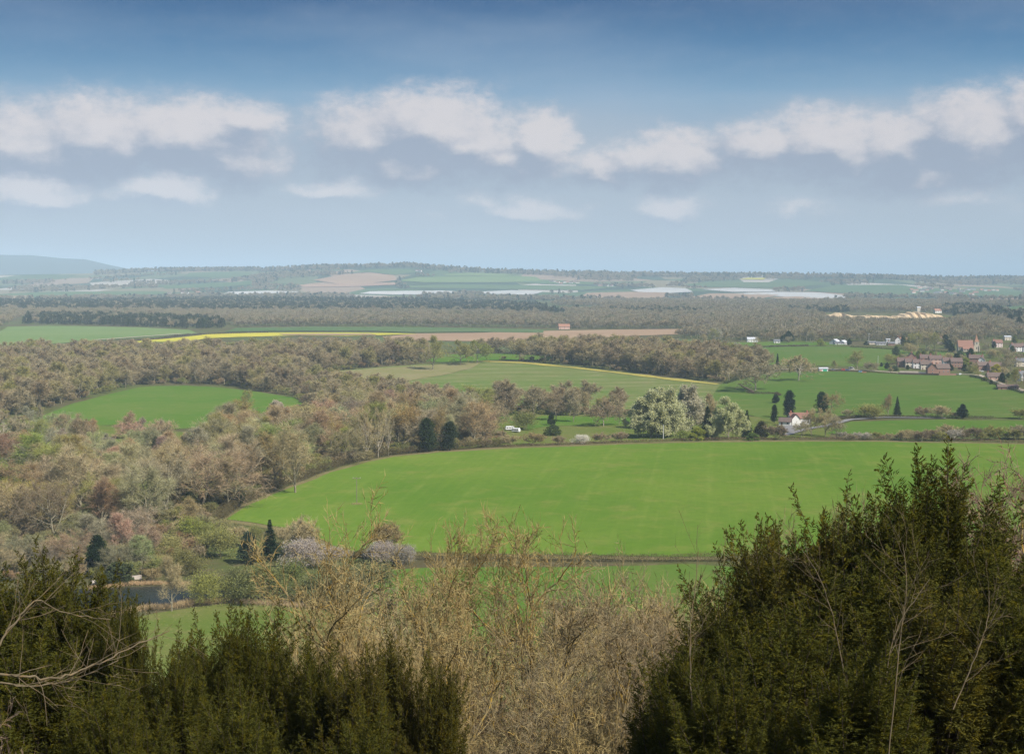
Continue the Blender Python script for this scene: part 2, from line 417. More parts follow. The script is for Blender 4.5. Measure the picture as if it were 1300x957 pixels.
import bmesh
LAYER = {}
def sheet(name, poly, mat, lift=1.0, jitter=True, kind='structure', label=None, cat=None):
    """a field lying on the terrain; poly = outline given as directions in the photograph"""
    pts = []
    n = len(poly)
    for i in range(n):
        (x0, y0), (x1, y1) = poly[i], poly[(i + 1) % n]
        k = max(1, int(math.hypot(x1 - x0, (y1 - y0) * 3) / 14))
        for q in range(k): pts.append((x0 + (x1 - x0) * q / k, y0 + (y1 - y0) * q / k))
    pts = np.array(pts); X, Y, Z = gpt(pts[:, 0], pts[:, 1])
    ok = Y < 41000; X, Y = X[ok], Y[ok]
    if jitter:
        X = X + (vnoise(X, Y, 11, 5) - .5) * np.minimum(Y * 0.003, 3); Y = Y + (vnoise(X, Y, 13, 6) - .5) * np.minimum(Y * 0.006, 8)
    bm = bmesh.new()
    vs = [bm.verts.new((x, y, 0)) for x, y in zip(X, Y)]
    es = [bm.edges.new((vs[i], vs[(i + 1) % len(vs)])) for i in range(len(vs))]
    bmesh.ops.triangle_fill(bm, edges=es, use_beauty=True, use_dissolve=False, normal=(0, 0, 1))
    Ymid = (Y.min() + Y.max()) / 2; cell = max(Ymid * 0.018, 8)
    for ax, lo, hi in ((0, X.min(), X.max()), (1, Y.min(), Y.max())):
        c = cell * (1 if ax else 1.5)
        k = min(int((hi - lo) / c), 60)
        for q in range(1, k + 1):
            co = [0, 0, 0]; no = [0, 0, 0]; co[ax] = lo + (hi - lo) * q / (k + 1); no[ax] = 1
            bmesh.ops.bisect_plane(bm, geom=bm.verts[:] + bm.edges[:] + bm.faces[:], plane_co=co, plane_no=no)
    vx = np.array([(v.co.x, v.co.y) for v in bm.verts])
    if len(vx):
        z = hgt(vx[:, 0], vx[:, 1]) + (0.05 + np.hypot(vx[:, 0], vx[:, 1]) * 1.6e-4) * lift
        for v, q in zip(bm.verts, z): v.co.z = q
    bmesh.ops.recalc_face_normals(bm, faces=bm.faces[:])
    if bm.faces and sum(f.normal.z for f in bm.faces) < 0: bmesh.ops.reverse_faces(bm, faces=bm.faces[:])
    me = bpy.data.meshes.new(name); bm.to_mesh(me); bm.free()
    me.polygons.foreach_set('use_smooth', np.ones(len(me.polygons), bool))
    me.materials.append(mat)
    return tag(link(name, me), label, cat, kind=kind)

G_crop = mat_field('spring_crop', (0.082, 0.158, 0.016), (0.122, 0.188, 0.024), (0.175, 0.190, 0.042), 0.010, 0.25,
                   lines=(R(8), 24.0, 0.30, (0.17, 0.22, 0.04)), patch=0.6)
G_meadow = mat_field('meadow_grass', (0.070, 0.145, 0.017), (0.10, 0.155, 0.027), (0.15, 0.165, 0.045), 0.014, 0.5, patch=0.5)
G_rough = mat_field('rough_pasture', (0.09, 0.13, 0.022), (0.13, 0.14, 0.04), (0.17, 0.145, 0.06), 0.02, 0.8, patch=0.6, dry=0.55)
G_past = mat_field('pasture', (0.068, 0.135, 0.020), (0.10, 0.14, 0.030), (0.14, 0.145, 0.045), 0.006, 0.3,
                   lines=(R(70), 30.0, 0.3, (0.19, 0.22, 0.08)), patch=0.5)
G_hillc = mat_field('hill_crop', (0.085, 0.145, 0.024), (0.13, 0.155, 0.045), (0.19, 0.165, 0.075), 0.005, 0.3,
                    lines=(R(82), 34.0, 0.75, (0.30, 0.28, 0.14)), patch=0.6)
G_pale = mat_field('pale_meadow', (0.12, 0.185, 0.06), (0.15, 0.205, 0.075), (0.19, 0.215, 0.09), 0.004, 0.2, patch=0.4)
G_rape = mat_field('oilseed_flowers', (0.46, 0.40, 0.045), (0.38, 0.37, 0.05), (0.22, 0.28, 0.05), 0.006, 0.2, patch=0.4)
G_daff = mat_field('yellow_margin', (0.36, 0.30, 0.07), (0.30, 0.27, 0.07), (0.22, 0.22, 0.06), 0.02, 0.5, patch=0.5)
G_soil = mat_field('bare_soil', (0.29, 0.195, 0.125), (0.34, 0.235, 0.15), (0.26, 0.18, 0.11), 0.004, 0.3, patch=0.4)
G_soil2 = mat_field('red_soil', (0.30, 0.19, 0.13), (0.36, 0.25, 0.17), (0.25, 0.2, 0.12), 0.003, 0.2, patch=0.4)
G_sand = mat_field('pale_sand', (0.70, 0.53, 0.32), (0.60, 0.44, 0.26), (0.42, 0.32, 0.18), 0.015, 0.2, patch=0.7)
G_film = mat_field('crop_film', (0.48, 0.47, 0.44), (0.40, 0.40, 0.38), (0.27, 0.26, 0.22), 0.004, 0.1, patch=0.5)
G_green2 = mat_field('far_grass', (0.070, 0.125, 0.045), (0.095, 0.14, 0.055), (0.13, 0.14, 0.065), 0.002, 0.1, patch=0.4)
G_road = mat_plain('road_surface', (0.22, 0.21, 0.20), 0.9, 0.2, 0.3)
G_track = mat_plain('track_earth', (0.40, 0.33, 0.24), 0.95, 0.25, 0.2)
G_verge = mat_field('dry_verge', (0.17, 0.14, 0.065), (0.12, 0.12, 0.04), (0.24, 0.19, 0.10), 0.05, 0.8, patch=0.7)
G_till = mat_field('dry_grass', (0.19, 0.18, 0.07), (0.23, 0.20, 0.10), (0.13, 0.16, 0.05), 0.03, 0.6, patch=0.6)

# dry verge just round the big field, then the crop over it
F1 = [(288, 660), (312, 643), (348, 628), (402, 608), (432, 596), (470, 587), (500, 581), (560, 575), (640, 570.5), (760, 566), (860, 562.5),
      (1000, 561), (1150, 562), (1300, 565), (1500, 570), (1560, 640), (1300, 700), (1000, 706), (850, 707), (760, 706), (640, 704), (560, 702), (440, 700), (415, 690), (370, 672), (330, 664)]
sheet('field_margin', [(281, 663), (308, 640.5), (346, 625.5), (400, 604.5), (430, 593), (470, 584), (500, 578.5), (560, 572.5), (640, 568), (760, 563.5), (860, 560.2),
      (1000, 558.6), (1150, 559.6), (1300, 562.6), (1500, 567), (1570, 640), (1300, 706), (1000, 710), (850, 711), (760, 710), (640, 708), (560, 706), (435, 704), (408, 693), (366, 676), (325, 668)], G_verge, 1.0)
sheet('crop_field', F1, G_crop, 2.0)
sheet('valley_meadow', [(470, 724), (600, 720), (760, 719), (880, 716), (960, 722), (900, 790), (760, 830), (600, 850), (480, 800)], G_meadow, 1.0)
sheet('riverside_meadow', [(150, 790), (200, 778), (250, 770), (300, 766), (350, 768), (400, 772), (440, 776), (520, 790), (560, 840), (500, 900), (300, 930), (120, 900), (120, 820)], G_rough, 1.0)
sheet('left_meadow', [(95, 512), (118, 506), (150, 498), (178, 492), (200, 490), (235, 490), (280, 492), (330, 498), (372, 505), (385, 515), (350, 530), (300, 540), (220, 545), (150, 540), (90, 540), (40, 548), (48, 530), (75, 520)], G_meadow, 1.0)
sheet('parkland', [(-260, 545), (0, 538), (60, 532), (120, 540), (190, 545), (260, 552), (230, 570), (140, 585), (70, 595), (0, 604), (-260, 610)], G_rough, 1.4)
sheet('woodland_glade', [(-80, 622), (0, 616), (28, 618), (36, 634), (22, 648), (-80, 655)], G_meadow, 1.0)
sheet('hill_field', [(395, 476), (440, 470), (500, 465), (560, 461), (615, 459), (660, 461), (720, 466), (800, 475), (880, 484), (930, 489), (990, 494), (985, 510), (940, 520), (860, 520), (760, 520), (640, 515), (560, 505), (480, 495), (420, 488)], G_hillc, 1.0)
sheet('stubble_field', [(398, 477), (440, 471.2), (520, 466), (575, 462.4), (612, 461), (600, 468), (560, 477), (500, 487), (430, 486)], G_till, 2.0)
sheet('flower_margin', [(612, 458.8), (660, 460.2), (720, 465.4), (800, 474.4), (880, 483.6), (914, 487.4), (908, 488.8), (860, 484.2), (800, 476.6), (720, 467.4), (660, 461.8), (620, 460.2)], G_daff, 2.2)
sheet('right_pasture', [(918, 487), (950, 480), (985, 473.4), (1040, 471.6), (1120, 472.6), (1200, 475), (1245, 478), (1262, 488), (1300, 499), (1520, 520), (1520, 532), (1300, 531), (1200, 529.5), (1090, 528), (1040, 530), (990, 535), (940, 525), (900, 505)], G_past, 1.3)
sheet('roadside_pasture', [(1060, 545), (1080, 535), (1180, 533), (1300, 534.5), (1460, 537), (1460, 556), (1300, 553), (1200, 553), (1090, 552), (1050, 551)], G_meadow, 1.3)
sheet('upper_pasture', [(922, 450), (925, 442.8), (985, 440.5), (1060, 440), (1140, 442), (1220, 447), (1500, 450), (1500, 456), (1300, 455), (1225, 451), (1130, 461), (1110, 466), (1010, 464), (990, 464), (940, 460)], G_past, 1.0)
sheet('upper_pasture_far', [(900, 439), (930, 435), (1000, 434), (1070, 435.5), (1075, 438.6), (1000, 439), (930, 440.5), (905, 441)], G_meadow, 1.0)
sheet('small_lawn', [(1112, 466.5), (1117, 462), (1132, 468), (1136, 471), (1115, 471)], G_meadow, 2.0)
sheet('gap_meadow', [(540, 459), (560, 450), (640, 449), (700, 452), (700, 458), (620, 457.4), (560, 460)], G_meadow, 1.0)
# garden greens behind the hedge, middle
sheet('garden_lawn', [(672, 534), (690, 528), (740, 529), (800, 531), (800, 541), (740, 540), (690, 542), (672, 546)], G_meadow, 1.6)
sheet('garden_lawn', [(636, 530), (655, 524), (662, 530), (650, 538)], G_meadow, 1.6)
sheet('orchard_grass', [(560, 520), (700, 522), (800, 522), (990, 530), (1070, 540), (1050, 556), (860, 560), (640, 566), (560, 570), (600, 545)], G_rough, 0.8)
# middle distance
sheet('pale_meadow_field', [(-20, 432), (10, 415), (60, 414), (110, 414.5), (180, 416), (240, 419), (250, 424), (200, 428), (120, 433), (60, 437), (-20, 440)], G_pale, 1.0)
sheet('oilseed_field', [(40, 440.5), (100, 436.5), (165, 433.4), (205, 431), (232, 428.5), (262, 425), (300, 423.2), (380, 422.6), (440, 422.6), (500, 423.4), (530, 424.2), (480, 426), (440, 427), (380, 426.4), (300, 428.4), (262, 430), (240, 433.6), (190, 435), (120, 438), (50, 442)], G_rape, 1.6)
sheet('stubble_strip', [(355, 424.8), (420, 424.4), (470, 424.6), (480, 426), (420, 426.4), (360, 426)], G_soil, 3.0)
sheet('green_strip', [(285, 422), (300, 417), (380, 415.6), (480, 415.8), (600, 417), (690, 419), (690, 423), (600, 422), (530, 422.6), (470, 420.8), (380, 420.8), (300, 421.4)], G_green2, 2.4)
sheet('ploughed_field', [(485, 428), (530, 423.8), (600, 423), (700, 420.4), (780, 418.8), (880, 418), (905, 419.6), (880, 424), (800, 427), (720, 431), (640, 434), (560, 433), (500, 432)], G_soil, 1.6)
sheet('green_patch', [(770, 437), (790, 431), (850, 430), (880, 432), (860, 439), (800, 440)], G_green2, 1.6)
sheet('forest_clearing', [(690, 393), (705, 389.6), (760, 390), (790, 391.6), (750, 396), (700, 396.6)], G_green2, 2.0)
# sand pit
sheet('quarry_scrub', [(1040, 403), (1060, 406), (1100, 407), (1200, 407.5), (1212, 408), (1205, 412), (1120, 412.5), (1050, 410)], G_rough, 1.0)
sheet('sand_pit', [(1046, 402), (1055, 399.6), (1070, 398.8), (1084, 401.6), (1100, 401), (1130, 402.4), (1160, 401.4), (1190, 402), (1206, 404.4), (1196, 406.6), (1160, 406.8), (1110, 405.4), (1080, 404.6), (1056, 404)], G_sand, 2.0)
# far slopes: long thin strips of fields
far = [
 ('soil', [(398, 356), (430, 350), (470, 347), (500, 350), (505, 356), (470, 360), (430, 361)]),
 ('soil2', [(380, 362), (430, 360.5), (500, 359), (505, 362), (440, 364.5), (385, 365)]),
 ('green', [(232, 352), (240, 346.8), (280, 345.4), (318, 347), (314, 351), (280, 353)]),
 ('green', [(200, 364), (250, 361), (320, 357.5), (322, 361.5), (280, 365), (210, 367)]),
 ('green', [(430, 348), (470, 343), (520, 342), (530, 346), (500, 349.5), (470, 346)]),
 ('pale', [(505, 357), (530, 352.5), (640, 350.5), (680, 352), (690, 357.6), (640, 359), (540, 359)]),
 ('green', [(520, 363), (580, 361.6), (700, 363), (790, 364.5), (740, 369), (600, 367), (520, 366)]),
 ('film', [(590, 371.6), (650, 369), (690, 370.5), (672, 374.8), (620, 373.6)]),
 ('film', [(280, 375.4), (290, 371), (340, 369.6), (379, 371), (380, 375), (330, 376)]),
 ('film', [(455, 373.4), (470, 370.4), (560, 369.4), (590, 371), (580, 374), (500, 374.6)]),
 ('soil', [(733, 378), (745, 372.4), (800, 371), (850, 372), (836, 379.5), (770, 380.5)]),
 ('film', [(800, 368.8), (840, 365.4), (870, 366.4), (880, 371), (850, 372.6), (810, 371)]),
 ('film', [(890, 368), (930, 366), (980, 368), (985, 371), (930, 371)]),
 ('soil', [(878, 377), (900, 373.2), (960, 372.8), (990, 374.6), (960, 381), (920, 382.4), (885, 381)]),
 ('film', [(930, 373), (990, 371.2), (1040, 372), (1075, 376), (1070, 380.4), (1000, 377.4)]),
 ('soil', [(975, 378), (1010, 376.6), (1060, 379.6), (1050, 382), (1000, 381.6)]),
 ('green', [(1020, 370), (1060, 362.6), (1140, 362), (1170, 366), (1300, 371), (1300, 377), (1180, 376), (1090, 373.6)]),
 ('soil2', [(1170, 380.4), (1230, 378.6), (1340, 379), (1340, 382), (1230, 381.6)]),
 ('rape', [(938, 355.2), (950, 353), (975, 353.4), (968, 355.6)]),
 ('green', [(0, 374), (60, 371), (200, 370), (230, 373), (120, 377), (0, 378.4)]),
 ('soil2', [(-20, 380.6), (0, 375.6), (36, 376), (38, 379.8)]),
 ('green', [(1230, 393), (1300, 389), (1360, 390), (1360, 399), (1300, 400), (1262, 397)]),
 ('green', [(650, 358), (700, 356), (760, 359), (750, 362), (690, 361)]),
 ('soil2', [(880, 396), (960, 397.4), (960, 398.6), (870, 397.4)]),
 ('pale', [(560, 348.6), (600, 346.8), (660, 349), (640, 350.4), (570, 350.6)]),
 ('green', [(860, 362), (900, 358.6), (1010, 359), (1060, 361), (1000, 365.5), (900, 365)]),
]
FM = {'soil': G_soil, 'soil2': G_soil2, 'green': G_green2, 'pale': G_pale, 'film': G_film, 'rape': G_rape}
FN = {'soil': 'far_ploughed_field', 'soil2': 'far_ploughed_field', 'green': 'far_pasture_field', 'pale': 'far_meadow_field', 'film': 'film_covered_field', 'rape': 'far_oilseed_field'}
for k, poly in far: sheet(FN[k], poly, FM[k], 2.0)

def ribbon(name, px, width, mat, lift=2.0, kind='structure'):
    px = np.array(px, float); t = np.linspace(0, len(px) - 1, len(px) * 8)
    X, Y, Z = gpt(np.interp(t, range(len(px)), px[:, 0]), np.interp(t, range(len(px)), px[:, 1]))
    P = np.stack([X, Y], -1); d = nrm(np.gradient(P, axis=0)); n = np.stack([-d[:, 1], d[:, 0]], -1)
    L = P + n * width / 2; Rr = P - n * width / 2
    z = lambda q: hgt(q[:, 0], q[:, 1]) + (0.05 + q[:, 1] * 1.6e-4) * lift
    V = np.concatenate([np.c_[L, z(L)], np.c_[Rr, z(Rr)]]); k = len(P); i = np.arange(k - 1)
    Q = np.stack([i, i + 1, k + i + 1, k + i], -1)
    return tag(link(name, mk_mesh(name, V, Q, mat)), kind=kind)
ribbon('village_road', [(985, 470.2), (1040, 468.6), (1110, 471.4), (1150, 474.6), (1200, 475.6), (1240, 476.4), (1262, 486), (1300, 497)], 7, G_track, 3)
ribbon('lane', [(1200, 531.4), (1120, 530.6), (1078, 533.5), (1050, 541), (1020, 546), (996, 553)], 5, G_road, 3)
ribbon('drive', [(1012, 541.6), (1000, 544), (994, 549)], 11, G_road, 4)
ribbon('field_track', [(120, 432.6), (180, 428.4), (230, 424.8)], 9, G_track, 4)

# pond and its banks
def build_pond():
    m, N = new_mat('pond_water'); p = N.n('ShaderNodeBsdfPrincipled')
    p.inputs['Base Color'].default_value = (0.018, 0.026, 0.022, 1); p.inputs['Roughness'].default_value = 0.25; p.inputs['Specular IOR Level'].default_value = 0.12
    b = N.n('ShaderNodeBump'); b.inputs['Strength'].default_value = 0.25; b.inputs['Distance'].default_value = 0.05
    N.link(N.noise(world_pos(N), 1.6, 3), b.inputs['Height']); N.link(b.outputs[0], p.inputs['Normal']); finish(N, p.outputs[0])
    sheet('pond_water', [(-60, 800), (-60, 752), (40, 752), (110, 748), (150, 746), (200, 744), (260, 746), (300, 752), (262, 764), (205, 771), (160, 778), (100, 792)], m, 1.5)
build_pond()

# ------------------------------------------------------------------ vegetation builders (nominal size in metres, unit scale)
def bare_proto(seed, H=20.0, shape='round', twigs=12, tw=0.075, tl=1.25, leaves=0, leaf=(0.30, 0.22)):
    rng = np.random.default_rng(seed); tr = Acc(); cr = Acc()
    P0 = np.zeros((1, 3)); D0 = nrm(np.array([[rng.normal() * .05, rng.normal() * .05, 1.0]]))
    cfg = dict(round=(.78, 15, .14, 55, .44, .09), ash=(.86, 17, .16, 42, .40, .13), spread=(.62, 14, .24, 66, .56, .05), tall=(.92, 24, .18, 46, .30, .08), weep=(.80, 22, .04, 60, .42, .02),
               fan=(.80, 16, .10, 34, .52, .12), bush=(.5, 16, .02, 50, .72, .10), wand=(.55, 18, .02, 26, .75, .10))[shape]
    hl, nl, t0, ang, ll, trop = cfg
    r = H * (0.016 if shape not in ('bush', 'wand') else 0.010)
    trunk = grow(P0, D0, np.array([H * hl]), np.array([r]), np.array([r * .3]), 6, .06, .03, rng)
    add_branches(tr, trunk, 6)
    P, D, rr, t = spawn(trunk, nl, t0, 1.0, R(ang), R(10), rng)
    L = H * ll * (1.12 - 0.62 * ((t - t0) / (1 - t0))) * (0.8 + .35 * rng.random(len(t)))
    l1 = grow(P, D, L, rr * .65, rr * .22, 5, .14, trop, rng); add_branches(tr, l1, 4)
    P, D, rr, t = spawn(l1, 7, .22, 1.0, R(42), R(12), rng)
    L = np.repeat(L, 7) * .46 * (1.15 - .6 * t) * (.7 + .6 * rng.random(len(t)))
    l2 = grow(P, D, L, rr * .6, rr * .3 + .01, 3, .16, trop * .8, rng); add_branches(tr, l2, 3)
    P, D, rr, t = spawn(l2, 5, .2, 1.0, R(40), R(14), rng)
    L3 = np.repeat(L, 5) * .55 * (.7 + .6 * rng.random(len(t)))
    l3 = grow(P, D, L3, np.maximum(rr * .6, tw * .35), np.full(len(t), tw * .25), 2, .15, .06, rng); add_branches(cr, l3, 3)
    P, D, rr, t = spawn(l3, twigs, .1, 1.0, R(42), R(18), rng)
    cr.blades(P, D, tl * H / 20 * (.5 + .8 * rng.random(len(t))), np.full(len(t), tw * H / 20) * (.7 + .6 * rng.random(len(t))), rng)
    if leaves:
        k = rng.integers(0, len(P), leaves); q = P[k] + rng.normal(size=(leaves, 3)) * .25 + D[k] * rng.random((leaves, 1)) * tl
        cr.kites(q, nrm(D[k] + rng.normal(size=(leaves, 3)) * .8), np.full(leaves, leaf[0]), np.full(leaves, leaf[1]), rng)
    return dict(H=H, trunk=tr, crown=cr)
def leafy_proto(seed, H=12.0, Rx=4.5, base=.12, n=9000, leaf=(.55, .32), clumps=90, power=.65, stems=7):
    """evergreen or leafing crown built of many leaf sprays gathered in clumps of different size"""
    rng = np.random.default_rng(seed); tr = Acc(); cr = Acc()
    trunk = grow(np.zeros((1, 3)), np.array([[.03, .02, 1.]]), np.array([H * .85]), np.array([H * .022]), np.array([H * .006]), 5, .05, .02, rng); add_branches(tr, trunk, 6)
    z = base * H + (rng.random(clumps) ** .85) * H * (1 - base); f = (z / H - base) / (1 - base)
    env = Rx * np.clip(np.minimum((f + .08) / .22, 1), 0, 1) ** .6 * np.clip(1 - f ** 2.2, .02, 1) ** power
    a = rng.random(clumps) * 2 * np.pi; rad = env * (.35 + .6 * rng.random(clumps)) * (1 + .15 * np.sin(3 * a + seed))
    C = np.stack([np.cos(a) * rad, np.sin(a) * rad, z], -1)
    cs = H * (.05 + .09 * rng.random(clumps) ** 1.5)
    b0 = np.stack([np.zeros(clumps), np.zeros(clumps), z * .6], -1)
    tr.tubes(b0, C, np.full(clumps, H * .006), np.full(clumps, H * .002))
    k = rng.integers(0, clumps, n); d = nrm(rng.normal(size=(n, 3))); d[:, 2] = d[:, 2] * .9 + .12
    q = C[k] + d * (cs[k] * (.55 + .5 * rng.random(n)))[:, None]
    q[:, 2] = np.maximum(q[:, 2], .05)
    dd = nrm(d + rng.normal(size=(n, 3)) * .55 + np.array([0, 0, .15]))
    cr.kites(q, dd, leaf[0] * (.5 + rng.random(n)), leaf[1] * (.5 + rng.random(n)), rng)
    return dict(H=H, trunk=tr, crown=cr)
def conifer_proto(seed, H=16.0, Rx=3.4, rows=26, n=26, dens=5, spread=1.0):
    rng = np.random.default_rng(seed); tr = Acc(); cr = Acc()
    trunk = grow(np.zeros((1, 3)), np.array([[0, 0, 1.]]), np.array([H * .98]), np.array([H * .014]), np.array([.02]), 6, .01, .02, rng); add_branches(tr, trunk, 5)
    z = np.repeat(np.linspace(.08, .97, rows), n) * H + rng.normal(size=rows * n) * .15; f = np.clip(z / H, 0, 1)
    a = rng.random(len(z)) * 2 * np.pi
    L = Rx * (1.02 - f) ** 1.05 * (.65 + .45 * rng.random(len(z))) + .15
    D = nrm(np.stack([np.cos(a), np.sin(a), .05 + .35 * f + rng.normal(size=len(z)) * .1], -1))
    P = np.stack([0 * z, 0 * z, z], -1); cr.tubes(P, P + D * L[:, None] * .9, np.full(len(z), .03), np.full(len(z), .01))
    t = rng.random((len(z), dens)); Q = (P[:, None] + D[:, None] * (L[:, None] * (.25 + .75 * t))[..., None]).reshape(-1, 3)
    dd = np.repeat(D, dens, 0) + rng.normal(size=Q.shape) * .5 * spread + np.array([0, 0, -.12])
    kf = .3 + .8 * np.repeat(1 - f, dens)
    cr.kites(Q, nrm(dd), (.7 + .6 * rng.random(len(Q))) * H / 16 * kf, (.28 + .22 * rng.random(len(Q))) * H / 16 * kf, rng)
    return dict(H=H, trunk=tr, crown=cr)
def far_proto(seed, H=15.0, kind='bare', n=330):
    """coarse tree for the distance: one mesh with bark and crown"""
    rng = np.random.default_rng(seed); tr = Acc(); cr = Acc()
    tr.tubes(np.zeros((1, 3)), np.array([[0, 0, H * .7]]), np.array([.3]), np.array([.1]), 4)
    if kind == 'bare':
        d = nrm(rng.normal(size=(n, 3))); d[:, 2] = np.abs(d[:, 2]) * 1.1 - .35
        c = np.array([0, 0, H * .55]); rr = (rng.random(n) ** .45)
        q = c + d * (rr * H * .36)[:, None] * np.array([1, 1, 1.15])
        q[:, 2] = np.maximum(q[:, 2], H * .12)
        cr.blades(q, nrm(d + [0, 0, .7] + rng.normal(size=(n, 3)) * .35), 2.4 + 1.6 * rng.random(n), .38 + .3 * rng.random(n), rng)
        k = 14; a = rng.random(k) * 6.28; tr.tubes(np.c_[np.zeros((k, 2)), np.full(k, H * .35)], np.stack([np.cos(a) * H * .24, np.sin(a) * H * .24, H * (.6 + .25 * rng.random(k))], -1), np.full(k, .16), np.full(k, .06))
    else:
        f = rng.random(n); z = H * (.1 + .9 * f); a = rng.random(n) * 6.28
        rad = (H * .2) * (1.02 - f) ** .7 * (.6 + .4 * rng.random(n)) if kind == 'cone' else H * .25 * np.sqrt(np.clip(1 - ((f - .55) / .52) ** 2, .02, 1)) * (.7 + .3 * rng.random(n))
        q = np.stack([np.cos(a) * rad, np.sin(a) * rad, z], -1)
        d = np.stack([np.cos(a), np.sin(a), np.full(n, .25)], -1) + rng.normal(size=(n, 3)) * .5
        cr.kites(q, nrm(d), 1.6 + rng.random(n), 1.0 + .6 * rng.random(n), rng)
    return tr, cr

def both(p, name, mt, mc):
    z = np.concatenate(p['crown'].V)[:, 2]
    return dict(H=float(np.percentile(z, 99.9)), trunk=p['trunk'].mesh(name + '_trunk', M[mt]), crown=p['crown'].mesh(name + '_crown', M[mc]))
PR = {}
for i, (sh, sd) in enumerate([('round', 1), ('ash', 2), ('spread', 3), ('tall', 4), ('round', 5), ('ash', 6), ('fan', 7), ('round', 8)]):
    PR['bare%d' % i] = both(bare_proto(sd, 20, sh, twigs=13, tl=2.0, tw=.055), 'bare', 'bark', 'twig')
for i in range(3): PR['bush%d' % i] = both(bare_proto(30 + i, 6, 'bush', twigs=10, tw=.16, tl=2.6), 'bush', 'bark', 'twig')
for i in range(2): PR['budding%d' % i] = both(bare_proto(40 + i, 6, 'bush', twigs=8, tw=.12, tl=2.2, leaves=5000, leaf=(.26, .17)), 'budding', 'bark', 'leaf')
PR['birch'] = both(bare_proto(50, 20, 'fan', twigs=12, tw=.06), 'birch', 'pale_bark', 'twig')
PR['oak'] = both(bare_proto(51, 16, 'spread', twigs=24, tw=.10), 'oak', 'pale_bark', 'twig')
PR['willow0'] = both(bare_proto(52, 20, 'weep', twigs=6, leaves=36000, leaf=(.62, .30)), 'willow', 'bark', 'leaf')
PR['willow1'] = both(bare_proto(53, 20, 'weep', twigs=6, leaves=34000, leaf=(.62, .30)), 'willow', 'bark', 'leaf')
for i in range(2): PR['ever%d' % i] = both(leafy_proto(60 + i, 12, 4.4, n=11000), 'ever', 'dark_bark', 'leaf')
PR['tallever'] = both(leafy_proto(63, 16, 3.6, n=11000, power=.6), 'tallever', 'dark_bark', 'leaf')
for i in range(2): PR['conifer%d' % i] = both(conifer_proto(70 + i), 'conifer', 'dark_bark', 'leaf')
PR['cypress'] = both(conifer_proto(72, 16, 2.2, rows=30), 'cypress', 'dark_bark', 'leaf')
PR['cedar'] = both(leafy_proto(64, 12, 6.0, base=.62, n=7000, clumps=34, power=.2), 'cedar', 'dark_bark', 'leaf')
for i in range(2): PR['shrub%d' % i] = both(leafy_proto(66 + i, 5, 3.2, base=.02, n=7000, leaf=(.34, .2), clumps=60), 'shrub', 'dark_bark', 'leaf')
for i in range(2): PR['blossom%d' % i] = both(bare_proto(80 + i, 6, 'bush', twigs=5, tw=.1, leaves=9000, leaf=(.2, .17)), 'blossom', 'dark_bark', 'leaf')

def plant(pk, name, loc, H, color, label, cat='tree', group=None, wide=1.0, rz=None, rng=random, extra=None):
    p = PR[pk]; s = H / p['H']
    e = link(name, None); e.location = loc; e.rotation_euler = (0, 0, rng.random() * 6.28 if rz is None else rz); e.scale = (s * wide, s * wide, s)
    tag(e, label, cat, group)
    link('trunk', p['trunk'], e)
    c = link('crown', p['crown'], e); c.color = (*color, 1)
    return e
def feature(pk, name, px, py, hpx, color, label, cat='tree', group=None, wide=1.0, **k):
    """a plant rooted where the photo shows its foot, its real height from its apparent one"""
    X, Y, Z = gpt(px, py); D = float(Y[0])
    return plant(pk, name, (float(X[0]), D, float(Z[0]) - .05), hpx / F_PX * D, color, label, cat, group, wide, **k)

C = dict(pink=(.345, .275, .165), grey=(.36, .315, .195), tan=(.44, .37, .20), ginger=(.35, .275, .13), olive=(.32, .31, .105), purple=(.265, .21, .13), budding=(.31, .34, .085))
CW = dict(pink='pinkish brown', grey='grey brown', tan='pale tan', ginger='ginger brown', olive='olive tinted', purple='purplish brown', budding='budding')

def inside(X, Y, poly):
    c = np.zeros(len(X), bool); n = len(poly)
    for i in range(n):
        x0, y0 = poly[i]; x1, y1 = poly[(i + 1) % n]
        if y0 == y1: continue
        m = ((y0 > Y) != (y1 > Y)) & (X < (x1 - x0) * (Y - y0) / (y1 - y0) + x0)
        c ^= m
    return c
def wpoly(pp):
    pts = []
    for i in range(len(pp)):
        (x0, y0), (x1, y1) = pp[i], pp[(i + 1) % len(pp)]
        for q in range(4): pts.append((x0 + (x1 - x0) * q / 4, y0 + (y1 - y0) * q / 4))
    pts = np.array(pts); X, Y, Z = gpt(pts[:, 0], pts[:, 1]); return np.c_[X, Y]
